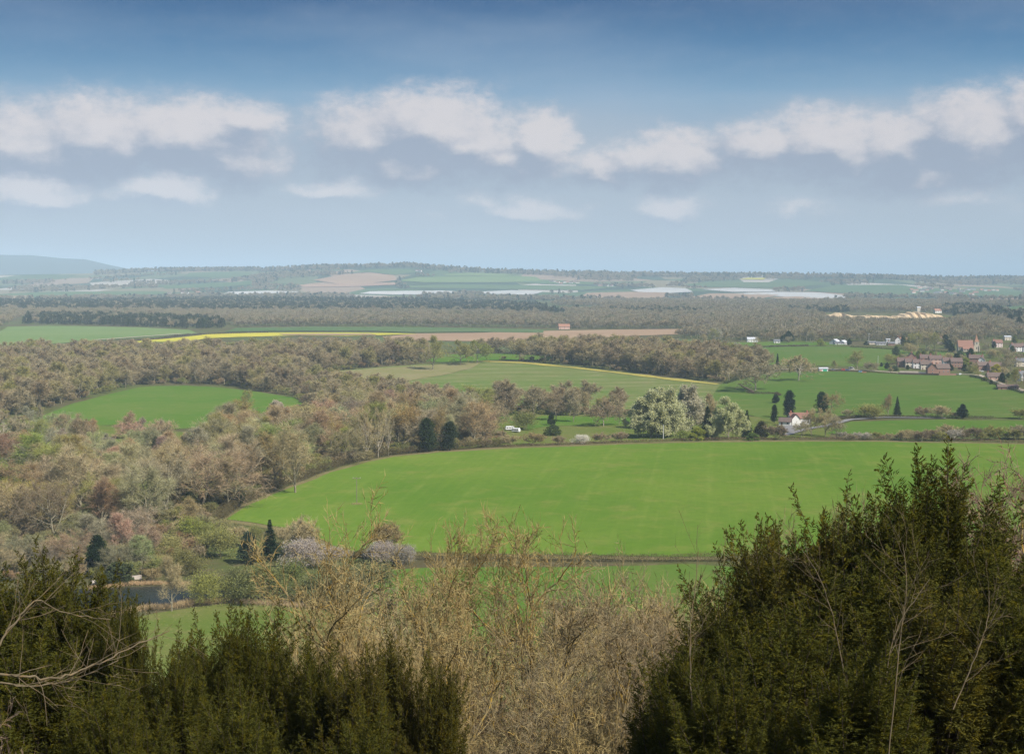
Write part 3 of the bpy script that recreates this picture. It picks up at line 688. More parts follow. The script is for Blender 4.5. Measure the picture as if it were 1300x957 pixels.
# outlines of open land, gathered from the field sheets themselves
OPEN = []
for o in COL.objects:
    if o.get('kind') == 'structure' and o.name.split('.')[0] not in ('ground', 'orchard_grass', 'parkland') and o.type == 'MESH':
        me = o.data; co = np.empty(len(me.vertices) * 3); me.vertices.foreach_get('co', co); co = co.reshape(-1, 3)
        OPEN.append((o.name, me, co))
OTRI = []
for nme, me, co in OPEN:
    me.calc_loop_triangles(); t = np.empty(len(me.loop_triangles) * 3, np.int32); me.loop_triangles.foreach_get('vertices', t)
    OTRI.append((co[:, 0].min(), co[:, 0].max(), co[:, 1].min(), co[:, 1].max(), co[t.reshape(-1, 3)][:, :, :2]))
def in_open(X, Y):
    """true where a point lies on a field, road or the pond"""
    r = np.zeros(len(X), bool)
    for x0, x1, y0, y1, T in OTRI:
        idx = np.nonzero((X > x0) & (X < x1) & (Y > y0) & (Y < y1) & ~r)[0]
        for s in range(0, len(idx), 2000):
            j = idx[s:s + 2000]; p = np.stack([X[j], Y[j]], -1)[:, None]
            a, b, c = T[None, :, 0], T[None, :, 1], T[None, :, 2]
            def side(u, v): return (p[..., 0] - v[..., 0]) * (u[..., 1] - v[..., 1]) - (u[..., 0] - v[..., 0]) * (p[..., 1] - v[..., 1])
            d1, d2, d3 = side(a, b), side(b, c), side(c, a)
            neg = (d1 < 0) | (d2 < 0) | (d3 < 0); pos = (d1 > 0) | (d2 > 0) | (d3 > 0)
            r[j] |= (~(neg & pos)).any(1)
    return r
def scatter(pp, spacing, seed, keep_open=False, lo=None):
    W = wpoly(pp) if not isinstance(pp, np.ndarray) else pp
    rng = np.random.default_rng(seed)
    gx = np.arange(W[:, 0].min(), W[:, 0].max() + spacing, spacing); gy = np.arange(W[:, 1].min(), W[:, 1].max() + spacing, spacing)
    X, Y = np.meshgrid(gx, gy); X = (X + (np.arange(len(gy)) % 2)[:, None] * spacing / 2).ravel(); Y = Y.ravel()
    X = X + (rng.random(len(X)) - .5) * spacing * .8; Y = Y + (rng.random(len(Y)) - .5) * spacing * .8
    m = inside(X, Y, W); X, Y = X[m], Y[m]
    if not keep_open: m = ~in_open(X, Y); X, Y = X[m], Y[m]
    return X, Y
def to_px(X, Y, Z):
    z = Z - CAM_Z; f = ct * Y - st * z; u = st * Y + ct * z
    return 650 + F_PX * X / f, 478.5 - F_PX * u / f

# ---- instanced woodland masses (nobody could count them)
HID = {}
def proto_obj(key, meshes_mats):
    trs, crs, mt, mc = meshes_mats
    V = np.concatenate(trs.V + crs.V) if False else None
    tv = np.concatenate(trs.V); tt = np.concatenate(trs.T); cv = np.concatenate(crs.V); ct_ = np.concatenate(crs.T) + len(tv)
    me = mk_mesh(key, np.concatenate([tv, cv]), np.concatenate([tt, ct_]), [mt, mc], np.r_[np.zeros(len(tt)), np.ones(len(ct_))])
    return bpy.data.objects.new(key, me)          # never linked to the scene: only the source of the wood's own geometry
def mass(name, X, Y, protos, smin, smax, label, cat, seed=0, wide=1.0, S=None):
    Z = hgt(X, Y) - .1; n = len(X)
    me = bpy.data.meshes.new(name); me.vertices.add(n); me.vertices.foreach_set('co', np.stack([X, Y, Z], -1).astype(np.float32).ravel())
    rng = np.random.default_rng(seed)
    at = me.attributes.new('size', 'FLOAT', 'POINT'); sv = smin + (smax - smin) * rng.random(n)
    if S is not None: sv = sv * S
    at.data.foreach_set('value', sv.astype(np.float32))
    o = link(name, me); tag(o, label, cat, kind='stuff')
    g = bpy.data.node_groups.new(name, 'GeometryNodeTree')
    g.interface.new_socket('Geometry', in_out='INPUT', socket_type='NodeSocketGeometry'); g.interface.new_socket('Geometry', in_out='OUTPUT', socket_type='NodeSocketGeometry')
    N = g.nodes; gi = N.new('NodeGroupInput'); go = N.new('NodeGroupOutput'); iop = N.new('GeometryNodeInstanceOnPoints')
    jn = N.new('GeometryNodeJoinGeometry')
    for po in protos:
        oi = N.new('GeometryNodeObjectInfo'); oi.inputs['Object'].default_value = po; oi.inputs['As Instance'].default_value = True
        g.links.new(oi.outputs['Geometry'], jn.inputs[0])
    g.links.new(gi.outputs[0], iop.inputs['Points']); g.links.new(jn.outputs[0], iop.inputs['Instance']); iop.inputs['Pick Instance'].default_value = True
    ri = N.new('FunctionNodeRandomValue'); ri.data_type = 'INT'; ri.inputs[4].default_value = 0; ri.inputs[5].default_value = len(protos) - 1; ri.inputs['Seed'].default_value = 3
    g.links.new(ri.outputs[2], iop.inputs['Instance Index'])
    rr = N.new('FunctionNodeRandomValue'); rr.data_type = 'FLOAT_VECTOR'; rr.inputs[0].default_value = (-.04, -.04, 0); rr.inputs[1].default_value = (.04, .04, 6.28)
    g.links.new(rr.outputs[0], iop.inputs['Rotation'])
    na = N.new('GeometryNodeInputNamedAttribute'); na.data_type = 'FLOAT'; na.inputs['Name'].default_value = 'size'
    mu = N.new('ShaderNodeVectorMath'); mu.operation = 'MULTIPLY'; mu.inputs[1].default_value = (wide, wide, 1)
    g.links.new(na.outputs['Attribute'], mu.inputs[0]); g.links.new(mu.outputs[0], iop.inputs['Scale'])
    g.links.new(iop.outputs[0], go.inputs[0])
    md = o.modifiers.new('planting', 'NODES'); md.node_group = g
    return o
M['wood_twig'] = mat_leaf('woodland_twigs', rnd=[C['purple'], C['pink'], C['grey'], C['tan'], C['olive'], C['pink'], C['grey']], trans=.12, var=.25, nscale=.3)
M['far_twig'] = mat_leaf('distant_twigs', rnd=[C['purple'], C['grey'], (.30, .26, .19), (.25, .235, .14), C['pink'], (.16, .17, .09)], trans=.12, var=.2, nscale=.1)
M['far_needle'] = mat_leaf('pine_needles', rnd=[(.035, .056, .024), (.050, .074, .030), (.085, .09, .042), (.036, .058, .032), (.06, .078, .034)], trans=.1, var=.3, nscale=.2)
M['scrub'] = mat_leaf('scrub_twigs', rnd=[C['tan'], C['pink'], C['olive'], (.25, .27, .09), C['grey'], (.36, .25, .14)], trans=.15, var=.25, nscale=.3)
FB = [proto_obj('far_bare', (*far_proto(100 + i, 15, 'bare'), M['bark'], M['far_twig'])) for i in range(4)]
FP = [proto_obj('far_pine', (*far_proto(110 + i, 15, k, 240), M['dark_bark'], M['far_needle'])) for i, k in enumerate(['cone', 'dome', 'cone'])]
MB_ = []
for i, (sh, sd) in enumerate([('round', 201), ('ash', 202), ('fan', 203), ('spread', 204)]):
    q = bare_proto(sd, 18, sh, twigs=9, tw=.12, tl=2.3); MB_.append(proto_obj('mid_bare', (q['trunk'], q['crown'], M['bark'], M['wood_twig'])))
MS = []
for i in range(3):
    q = bare_proto(210 + i, 5, 'bush', twigs=6, tw=.2, tl=2.8); MS.append(proto_obj('mid_scrub', (q['trunk'], q['crown'], M['bark'], M['scrub'])))

# ---- broadleaved woods near enough to tell the trees apart
WL = [(-60, 745), (-60, 660), (0, 655), (30, 650), (40, 634), (30, 612), (70, 597), (140, 588), (230, 572), (262, 555), (300, 542), (350, 532), (388, 516), (440, 520), (500, 522), (560, 518), (600, 532), (625, 548),
      (640, 566), (560, 571), (500, 577), (430, 591), (400, 602), (345, 622), (305, 637), (268, 656), (262, 676), (262, 700), (255, 726), (200, 735), (110, 738)]
WU = [(-300, 535), (0, 533), (45, 526), (75, 514), (115, 503), (150, 495), (180, 489), (235, 487), (290, 489.5), (370, 503), (395, 512), (440, 518), (520, 515), (560, 510), (470, 494), (415, 487), (390, 477), (430, 470.5), (500, 464.5), (548, 460.5),
      (540, 452), (400, 452), (200, 453), (0, 456), (-300, 460)]
WR = [(612, 457), (660, 458.6), (720, 463.4), (800, 472), (880, 481), (925, 486), (950, 479), (972, 470), (950, 462), (880, 452), (800, 449), (700, 447.5), (600, 448.5)]
WM = [(560, 505), (640, 517), (760, 522), (800, 523), (800, 530), (640, 530), (600, 532), (560, 518), (500, 522), (440, 518), (470, 496)]
trees = []
def addw(pp, sp, seed, zone):
    X, Y = scatter(pp, sp, seed)
    for x, y in zip(X, Y): trees.append((x, y, zone))
addw(WL, 16.0, 11, 'L'); addw([(-60, 548), (0, 545), (60, 548), (120, 552), (200, 558), (215, 570), (140, 586), (70, 596), (0, 604), (-60, 606)], 19, 15, 'L'); addw(WU, 15, 12, 'U'); addw(WR, 13.5, 13, 'R'); addw(WM, 17, 14, 'M')
T = np.array([(a, b) for a, b, _ in trees]); zn = [c for _, _, c in trees]
TZ = hgt(T[:, 0], T[:, 1]); tpx, tpy = to_px(T[:, 0], T[:, 1], TZ)
rs = random.Random(5)
order = np.argsort(T[:, 1]); nind = 0; left = []
for i in order:
    x, y = T[i]; px, py = tpx[i], tpy[i]
    if nind >= 235 or px < -25 or px > 1325 or zn[i] in 'U' and nind > 225:
        left.append(i); continue
    nind += 1
    n1 = vnoise(x, y, 70, 9) * .55 + rs.random() * .45
    ck = ['purple', 'pink', 'grey', 'tan', 'ginger', 'olive', 'budding'][min(6, int((n1 - .12) * 9.2) if n1 > .12 else 0)]
    if ck == 'ginger' and rs.random() < .5: ck = 'tan'
    if py > 690: zone = 'beside the dark pond'
    elif zn[i] == 'R': zone = 'in the wood above the yellow flowered margin'
    elif zn[i] == 'M': zone = 'between the hill field and the gardens'
    elif zn[i] == 'U': zone = 'in the wood bordering the small meadow'
    elif px > 480: zone = 'above the curved edge of the big field'
    elif px > 300 and py > 545: zone = 'along the left edge of the big green field'
    elif py < 585 and px > 180: zone = 'just below the small meadow'
    elif py < 620: zone = 'on the rough parkland at the left'
    elif px > 150: zone = 'in the wood between pond and big field'
    else: zone = 'in the wood near the left border'
    H = 13 + 11 * rs.random() ** 1.2 + (3 if zn[i] == 'L' else 0)
    if py > 650 and px > 215: H *= .62
    if py > 690: H *= .6
    if px < 250 and py < 604 and zn[i] == 'L': H *= .62
    if 215 < px < 400 and py < 560: H *= .5
    if zn[i] == 'U' and px > 380: H *= .75
    sz = 'tall' if H > 20 else ('small' if H < 15 else 'middling')
    c = tuple(v * (0.85 + .3 * rs.random()) for v in C[ck])
    kb = rs.randrange(8); shp = ('domed', 'upright', 'spreading', 'slim', 'round', 'leaning', 'fan shaped', 'bushy')[kb]
    plant('bare%d' % kb, 'bare_tree', (x, y, TZ[i] - .1), H, c, f'{sz} {shp} {CW[ck]} tree {zone}', 'tree', 'leafless trees ' + zone, wide=1.1 + .4 * rs.random(), rng=rs)
left = np.array(left)
SL = np.where((tpx[left] > 200) & (tpx[left] < 400) & (tpy[left] > 498) & (tpy[left] < 562), .42, np.where((tpx[left] > 380) & (tpx[left] < 620) & (tpy[left] > 476), .75, 1.0))
mass('woodland', T[left, 0], T[left, 1], MB_, .72, 1.2, 'brown leafless woodland on both sides of the hill field', 'woodland', 4, 1.35, S=SL)
# scrub layer under and between the trees
X, Y = scatter(WL, 6.2, 21); X2, Y2 = scatter(WM, 9, 22); X3, Y3 = scatter(WR, 12, 23); X4, Y4 = scatter(WU, 10, 24)
mass('undergrowth', np.r_[X, X2, X3, X4], np.r_[Y, Y2, Y3, Y4], MS, .5, 1.25, 'low brown scrub under the leafless trees', 'scrub', 5, 1.2)

# ---- distant forest and copses
HPX = [(1060, 437), (1070, 437), (955, 435), (986, 436), (716, 418), (1190, 397), (1166, 398), (1225, 397), (1232, 397), (1284, 400), (1291, 401), (1299, 402), (1140, 436), (1146, 436), (1194, 436), (1118, 438), (1106, 437), (1131, 438), (1225, 446), (1237, 446), (1266, 441), (1278, 432), (1291, 446)]
hx, hy, hz = gpt([a for a, b in HPX], [b for a, b in HPX])
def farm(name, polys, protos, label, cat, seed, sc=(.7, 1.15), thr=None):
    XS, YS, SS = [], [], []
    for k, (pp, sp) in enumerate(polys):
        X, Y = scatter(pp, sp, seed + k)
        if Y.size and Y.max() > 5000:
            for q in (1.012, 1.03, 1.05):
                m = ~(in_open(X * q, Y * q) & (Y > 5000)); X, Y = X[m], Y[m]
        if thr is not None:
            m = (vnoise(X, Y, 260, seed) + .35 * vnoise(X, Y, 90, seed + 1)) > thr; X, Y = X[m], Y[m]
        for a_, b_ in zip(hx, hy):
            m = ~((np.abs(X - a_ * Y / b_) < 13) & (Y > b_ - 90) & (Y < b_ + 12)); X, Y = X[m], Y[m]
        XS.append(X); YS.append(Y); SS.append(np.full(len(X), max(1.0, sp / 17)))
    X, Y, S = map(np.concatenate, (XS, YS, SS)); print(name, len(X))
    mass(name, X, Y, protos, *sc, label, cat, seed, 1.15, S)
farm('conifer_forest', [
    ([(-300, 386), (0, 384.5), (200, 383.5), (290, 381.5), (480, 382.5), (640, 387), (740, 396), (700, 400), (600, 398.5), (480, 396.5), (300, 398), (200, 397), (0, 396), (-300, 398)], 19),
    ([(30, 411.5), (35, 404), (120, 404), (200, 407), (275, 410), (288, 417), (230, 417), (120, 413)], 15),
    ([(770, 399), (780, 394.6), (850, 396), (905, 398), (900, 401), (830, 402)], 17), ([(1000, 397), (1010, 393), (1070, 393.6), (1080, 397)], 17),
    ([(1190, 396), (1240, 392), (1262, 398), (1300, 402), (1400, 402), (1400, 414), (1290, 412), (1240, 405)], 22)],
    FP + FB[:1], 'dark green pine forest in a long belt beyond the yellow fields', 'forest', 300)
farm('distant_woodland', [
    ([(-300, 400), (0, 397), (200, 397.4), (300, 398.6), (480, 398), (640, 400), (720, 404), (720, 417), (600, 415.6), (480, 414.6), (380, 414.4), (300, 415.4), (285, 409), (200, 406), (120, 403), (30, 403), (0, 416), (-300, 430)], 16),
    ([(-300, 440), (-300, 428), (0, 426), (40, 428), (85, 428), (80, 431.5), (30, 434), (0, 440)], 14),
    ([(720, 396), (800, 394), (900, 396), (1000, 396), (1040, 402), (1060, 408), (1200, 411), (1260, 404), (1460, 404), (1460, 434), (1330, 432), (1280, 430), (1240, 432), (1180, 437), (1130, 434), (1000, 433), (930, 433), (890, 431), (860, 429), (905, 418), (780, 418), (720, 417)], 14.5),
    ([(700, 386), (800, 383.5), (900, 384.5), (1000, 385), (1100, 384), (1300, 386), (1460, 388), (1460, 404), (1260, 404), (1200, 398), (1040, 396), (900, 396), (720, 396)], 19)],
    FB, 'grey brown leafless woods spreading across the middle distance', 'forest', 320)
farm('far_hill_trees', [([(-500, 383), (-500, 372), (0, 360), (200, 350), (330, 345), (420, 341), (520, 339), (620, 346), (760, 350), (900, 352), (1100, 354.5), (1300, 357.5), (1700, 358), (1700, 384), (1300, 385), (900, 384), (640, 384), (480, 381), (290, 380), (0, 383.5)], 30)],
     FB + FP[:1], 'dusky copses and tree belts on the far slopes', 'forest', 340, (.55, .95), thr=.80)
# ridge line trees
_ridge = [([(120, 349.5), (200, 345.6), (330, 344.6), (330, 343), (200, 344), (120, 347)], 26), ([(330, 344), (420, 340), (525, 338), (560, 341.5), (620, 345.6), (700, 347.6), (850, 350), (1000, 351.2), (1200, 354.4), (1400, 356), (1400, 357.6), (1200, 357), (1000, 354), (850, 352.6), (700, 350), (600, 347.6), (520, 340.4), (420, 342), (330, 346)], 28)]
farm('ridge_trees', _ridge, FB + FP, 'thin line of trees along the far ridge', 'forest', 360, (.7, 1.2))

# ------------------------------------------------------------------ trees and bushes one can single out
DKG = (.040, .062, .024); OLV = (.17, .19, .065); YG = (.33, .36, .07); PALE = (.52, .53, .32); BLO = (.44, .385, .35); SPRUCE = (.045, .075, .050)
FE = [
 # key, name, px, py, hpx, colour, width, label, category
 ('oak', 'bare_tree', 959, 496, 42, C['grey'], 1.5, 'broad leafless oak leaning over a fallen trunk in the pasture', 'tree'),
 ('oak', 'bare_tree', 1014, 483.5, 34, C['tan'], 1.3, 'round leafless oak standing alone in the green pasture below the road', 'tree'),
 ('bare0', 'bare_tree', 972, 468, 26, C['pink'], 1.2, 'pinkish leafless tree beside the dark cypress on the road', 'tree'),
 ('cypress', 'cypress', 987, 468.5, 20, DKG, 1.0, 'dark narrow cypress between two leafless trees on the road', 'tree'),
 ('cypress', 'cypress', 1001, 468.5, 11, DKG, 1.0, 'short dark cypress left of the lone round oak', 'tree'),
 ('bare4', 'bare_tree', 1088, 470, 26, C['olive'], 1.5, 'rounded olive tree with yellowish top beside the roadside cars', 'tree'),
 ('bush0', 'bush', 1106, 471, 13, C['grey'], 1.4, 'low grey brown bush beside the olive roadside tree', 'bush'),
 ('bare1', 'bare_tree', 1061, 470, 13, C['olive'], 1.2, 'small olive tree between white stall and van', 'tree'),
 ('tallever', 'evergreen_tree', 1002, 531, 36, (.028, .05, .034), .95, 'tall dark evergreen right behind the white cottage', 'tree'),
 ('ever0', 'evergreen_tree', 985, 512, 12, DKG, 1.3, 'flat topped dark pine left behind the white cottage', 'tree'),
 ('tallever', 'evergreen_tree', 983, 537, 24, DKG, .8, 'dark ivy covered tree left of the white cottage', 'tree'),
 ('ever1', 'evergreen_tree', 1043, 524, 27, (.05, .09, .035), 1.0, 'mid green bushy evergreen beside a ruddy tree in the hedge', 'tree'),
 ('bare2', 'bare_tree', 1054, 524, 28, C['ginger'], 1.1, 'ruddy leafless tree growing out of the green evergreen', 'tree'),
 ('bare5', 'bare_tree', 1128, 529, 30, C['ginger'], 1.0, 'ruddy round leafless tree left of the small conifer', 'tree'),
 ('conifer0', 'conifer', 1139, 529, 26, DKG, 1.0, 'dark pointed conifer in the hedge of the right pasture', 'tree'),
 ('budding0', 'bush', 1104, 531, 20, C['olive'], 1.7, 'wide olive bush left of the ruddy hedge tree', 'bush'),
 ('bush1', 'bush', 1172, 530, 15, C['pink'], 1.4, 'low brown bush in the hedge left of the round dark evergreen', 'bush'),
 ('bush2', 'bush', 1195, 531, 17, C['tan'], 1.6, 'wide tan bush in the hedge beside the round dark evergreen', 'bush'),
 ('bush0', 'bush', 1212, 531, 9, C['pink'], 1.3, 'little pink brown bush touching the round dark evergreen', 'bush'),
 ('ever0', 'evergreen_tree', 1222, 531.5, 19, (.03, .045, .03), 1.15, 'round dark evergreen at the end of the right hedge', 'tree'),
 ('bush1', 'bush', 1294, 532, 14, C['olive'], 1.6, 'dark olive bush at the right border in the pasture hedge', 'bush'),
 ('bush2', 'bush', 1076, 529, 10, C['grey'], 1.5, 'low grey bush at the corner of the lane', 'bush'),
 ('willow0', 'pale_tree', 826, 556, 62, PALE, 1.15, 'big silvery green tree leftmost of the pale group above the field', 'tree'),
 ('willow1', 'pale_tree', 848, 555, 64, PALE, 1.0, 'big silvery green tree with drooping boughs in the middle of the pale group', 'tree'),
 ('willow1', 'pale_tree', 876, 546, 58, (.50, .47, .35), .95, 'silvery tree with reddish stems behind the pale group', 'tree'),
 ('willow0', 'pale_tree', 925, 558, 54, (.50, .52, .29), 1.1, 'round silvery green tree between two dark conifers', 'tree'),
 ('bare3', 'bare_tree', 902, 545, 48, C['tan'], .8, 'thin wispy pale tree rising behind the dark conifer', 'tree'),
 ('ever1', 'evergreen_tree', 829, 545, 52, DKG, 1.0, 'dark pine with its head above the silvery trees', 'tree'),
 ('conifer1', 'conifer', 898, 557, 42, DKG, 1.35, 'broad dark conifer left of the round silvery tree', 'tree'),
 ('conifer0', 'conifer', 948, 556, 36, DKG, 1.1, 'slim dark conifer right of the round silvery tree', 'tree'),
 ('ever0', 'evergreen_tree', 966, 556, 22, (.10, .10, .045), 1.4, 'brownish evergreen below the pine left of the cottage', 'tree'),
 ('shrub0', 'bush', 885, 559, 17, YG, 1.5, 'bright yellow green bush under the silvery trees', 'bush'),
 ('shrub1', 'bush', 866, 559, 13, (.28, .33, .09), 1.5, 'green bush below the middle silvery tree', 'bush'),
 ('shrub0', 'bush', 955, 559.5, 11, (.17, .24, .06), 1.6, 'light green shrub at the field edge below the slim conifer', 'bush'),
 ('bare0', 'bare_tree', 1030, 553, 36, C['tan'], 1.0, 'tan leafless tree right of the white cottage', 'tree'),
 ('bare4', 'bare_tree', 1048, 554, 38, C['tan'], 1.1, 'taller tan leafless tree standing over the lane', 'tree'),
 ('bare7', 'bare_tree', 1062, 556, 30, C['grey'], 1.1, 'grey leafless tree by the lane with low branches', 'tree'),
 ('bare2', 'bare_tree', 1018, 556, 22, C['grey'], 1.2, 'small grey leafless tree below the drive', 'tree'),
 ('bush1', 'bush', 984, 558, 20, C['purple'], 1.4, 'purplish brown bush at the foot of the drive', 'bush'),
 ('oak', 'bare_tree', 766, 541, 34, C['pink'], 1.15, 'round pinkish tree alone in the garden meadow', 'tree'),
 ('bare0', 'bare_tree', 706, 534, 36, C['pink'], 1.15, 'broad pinkish tree over the bright garden lawn', 'tree'),
 ('bare4', 'bare_tree', 728, 536, 34, C['grey'], 1.0, 'grey leafless tree right of the garden lawn tree', 'tree'),
 ('bare1', 'bare_tree', 786, 540, 26, C['grey'], 1.0, 'thin grey tree left of the silvery trees', 'tree'),
 ('bare3', 'bare_tree', 742, 528, 32, C['tan'], .8, 'slender tan tree behind the round pinkish tree', 'tree'),
 ('bare5', 'bare_tree', 684, 524, 34, C['purple'], 1.1, 'purplish tree left behind the garden lawn', 'tree'),
 ('ever1', 'evergreen_tree', 700, 540, 15, DKG, 1.1, 'dark evergreen shrub on the garden lawn', 'bush'),
 ('budding1', 'bush', 665, 545, 26, (.22, .24, .08), 1.5, 'big domed olive bush beside the white garden things', 'bush'),
 ('bare7', 'bare_tree', 645, 529, 36, C['purple'], 1.2, 'broad purplish tree behind the green shed', 'tree'),
 ('bare2', 'bare_tree', 625, 545, 30, C['tan'], 1.2, 'tan tree in front of the green shed', 'tree'),
 ('shrub1', 'bush', 702, 553, 15, (.11, .15, .05), 1.4, 'green shrub below the garden lawn', 'bush'),
 ('blossom0', 'blossoming_bush', 739, 563, 12, (.70, .68, .62), 1.5, 'small white blossoming bush on the field edge', 'bush'),
 ('bush0', 'bush', 676, 565, 18, C['ginger'], 1.6, 'ginger brown bush on the field edge right of the garden post', 'bush'),
 ('bush1', 'bush', 648, 566, 15, C['tan'], 1.6, 'tan bush on the field edge under the white garden things', 'bush'),
 ('bush2', 'bush', 709, 564, 12, C['pink'], 1.6, 'low pinkish bush left of the white blossom', 'bush'),
 ('bush0', 'bush', 764, 562, 14, C['pink'], 1.5, 'brown bush right of the white blossom', 'bush'),
 ('bush2', 'bush', 788, 561, 14, C['pink'], 1.5, 'brown bush left of the silvery group on the field edge', 'bush'),
 ('birch', 'birch_tree', 466, 583, 68, C['tan'], .75, 'pale trunked birch leaning left above the field corner', 'tree'),
 ('birch', 'birch_tree', 480, 581, 66, C['tan'], .7, 'pale trunked birch with forked stems above the field corner', 'tree'),
 ('birch', 'birch_tree', 493, 578, 60, C['grey'], .6, 'thin pale trunked birch rightmost of the three', 'tree'),
 ('tallever', 'evergreen_tree', 542, 574, 44, (.05, .075, .03), 1.25, 'dark ivy clad tree at the field edge nearer the birches', 'tree'),
 ('tallever', 'evergreen_tree', 571, 572, 38, (.055, .075, .032), 1.3, 'dark ivy clad tree right of its darker neighbour', 'tree'),
 ('bare5', 'bare_tree', 560, 572, 56, C['ginger'], .9, 'ginger tree rising between the two ivy clad trees', 'tree'),
 ('bare1', 'bare_tree', 549, 470, 46, C['olive'], 1.1, 'large olive green oak at the left of the wood gap', 'tree'),
 ('oak', 'bare_tree', 585, 463, 32, C['olive'], 1.2, 'greenish oak standing in the gap between the woods', 'tree'),
 ('oak', 'bare_tree', 606, 461, 30, C['budding'], 1.1, 'yellowish oak at the right of the wood gap', 'tree'),
 ('bare6', 'bare_tree', 375, 626, 92, C['tan'], 1.05, 'great tan tree with fanned limbs on the left edge of the big field', 'tree'),
 ('bare1', 'bare_tree', 291, 646, 72, C['tan'], 1.0, 'ivy trunked tree at the pointed corner of the big field', 'tree'),
 ('ever0', 'evergreen_tree', 303, 642, 30, DKG, .9, 'dark evergreen beside the corner tree', 'tree'),
 ('ever1', 'evergreen_tree', 235, 640, 34, (.05, .07, .03), 1.1, 'dark green holly in the middle of the left wood', 'tree'),
 ('ever0', 'evergreen_tree', 199, 588, 34, (.06, .075, .025), .8, 'dark evergreen with golden top in the upper left wood', 'tree'),
 ('ever1', 'evergreen_tree', 85, 612, 28, (.06, .08, .03), .7, 'ivy column in the parkland thicket', 'tree'),
 ('cedar', 'cedar', 515, 520, 26, (.035, .06, .03), .7, 'small flat cedar among the tan trees above the birches', 'tree'),
 ('oak', 'bare_tree', 4, 574, 56, C['grey'], 1.0, 'grey oak with a pale trunk at the left border', 'tree'),
 ('birch', 'dead_tree', 51, 544, 34, C['grey'], .6, 'pale dead tree at the edge of the upper left wood', 'tree'),
 ('bare3', 'bare_tree', 66, 582, 44, C['tan'], .8, 'slender tan tree alone in the left parkland', 'tree'),
 ('bare6', 'bare_tree', 108, 582, 60, C['pink'], 1.1, 'large pinkish tree in the parkland below the small meadow', 'tree'),
 ('bare0', 'bare_tree', 30, 600, 36, C['olive'], 1.0, 'olive tree in the left parkland above the glade', 'tree'),
 ('bare2', 'bare_tree', 72, 690, 90, C['purple'], 1.05, 'great purple brown domed tree at the lower left', 'tree'),
 ('bare7', 'bare_tree', 312, 520, 27, C['olive'], 1.0, 'olive tree standing into the small meadow', 'tree'),
 ('willow1', 'pale_tree', 352, 538, 30, (.50, .44, .36), 1.4, 'pale silvery thicket tree at the corner of the small meadow', 'tree'),
 ('ever0', 'evergreen_tree', 125, 728, 50, (.022, .042, .016), 1.0, 'dark yew over the far bank of the pond', 'tree'),
 ('shrub0', 'bush', 175, 722, 32, (.17, .22, .06), 1.2, 'bright green shrub beside the dark yew by the pond', 'bush'),
 ('shrub1', 'bush', 150, 740, 28, (.09, .11, .05), 1.6, 'dull green bush on the pond wall', 'bush'),
 ('ever1', 'evergreen_tree', 160, 672, 34, (.10, .10, .06), 1.0, 'dull evergreen tangle in the wood above the pond', 'tree'),
 ('conifer1', 'conifer', 343, 712, 54, (.022, .045, .022), 1.15, 'dark green conifer at the lower corner of the big field', 'tree'),
 ('ever1', 'evergreen_tree', 316, 716, 42, SPRUCE, 1.0, 'bluish green rounded conifer left of the dark one', 'tree'),
 ('blossom0', 'blossoming_bush', 385, 720, 38, BLO, 1.3, 'largest pinkish white blackthorn at the corner of the big field', 'bush'),
 ('blossom1', 'blossoming_bush', 425, 714, 22, BLO, 1.5, 'low pinkish white blackthorn on the hedge line', 'bush'),
 ('blossom1', 'blossoming_bush', 486, 716, 33, BLO, 1.1, 'pinkish white blackthorn left behind the golden tree', 'bush'),
 ('blossom0', 'blossoming_bush', 514, 718, 28, (.38, .345, .31), 1.1, 'greyer blackthorn touching the golden tree', 'bush'),
 ('bush1', 'bush', 383, 705, 52, C['tan'], .9, 'tall pale tan bush behind the largest blackthorn', 'bush'),
 ('bush2', 'bush', 492, 710, 52, C['ginger'], .8, 'tall ruddy bush behind the blackthorns', 'bush'),
 ('budding0', 'bush', 330, 762, 50, (.20, .215, .08), 1.4, 'big domed olive bush behind the riverside meadow', 'bush'),
 ('budding1', 'bush', 300, 757, 42, (.17, .18, .075), 1.2, 'domed olive bush left of the bigger one', 'bush'),
 ('budding1', 'bush', 400, 768, 48, (.19, .205, .09), 1.2, 'domed grey green bush right of the big olive one', 'bush'),
 ('budding0', 'bush', 365, 752, 44, (.16, .19, .06), 1.1, 'darker green bush between the domed ones', 'bush'),
 ('budding1', 'bush', 440, 772, 54, (.25, .23, .12), 1.3, 'tan green bush at the right end of the riverside meadow', 'bush'),
 ('budding0', 'bush', 470, 752, 44, (.22, .22, .10), 1.4, 'olive bush below the left blackthorns', 'bush'),
 ('budding1', 'bush', 425, 745, 40, (.24, .24, .12), 1.3, 'grey olive bush below the low blackthorn', 'bush'),
 ('bare1', 'bare_tree', 218, 776, 74, C['tan'], .9, 'upright tan sapling on the near bank of the pond', 'tree'),
 ('budding0', 'bush', 262, 766, 44, (.30, .31, .09), 1.0, 'yellow green willow bush on the pond bank', 'bush'),
 ('budding1', 'bush', 215, 712, 40, (.36, .34, .14), 1.0, 'pale yellowish bush above the pond', 'bush'),
 ('budding0', 'bush', 245, 690, 38, (.26, .29, .07), 1.1, 'fresh green bush left of the bluish conifer', 'bush'),
 ('budding1', 'bush', 280, 708, 46, (.30, .30, .11), 1.1, 'pale green bush just left of the bluish conifer', 'bush'),
 ('budding0', 'bush', 235, 728, 34, (.22, .21, .08), 1.2, 'olive bush on the pond corner', 'bush'),
 ('budding1', 'bush', 262, 690, 30, (.27, .28, .10), 1.2, 'olive bush in the gap under the corner of the big field', 'bush'),
 ('budding0', 'bush', 283, 682, 26, (.30, .28, .13), 1.2, 'tan green bush nearest the pointed corner of the big field', 'bush'),
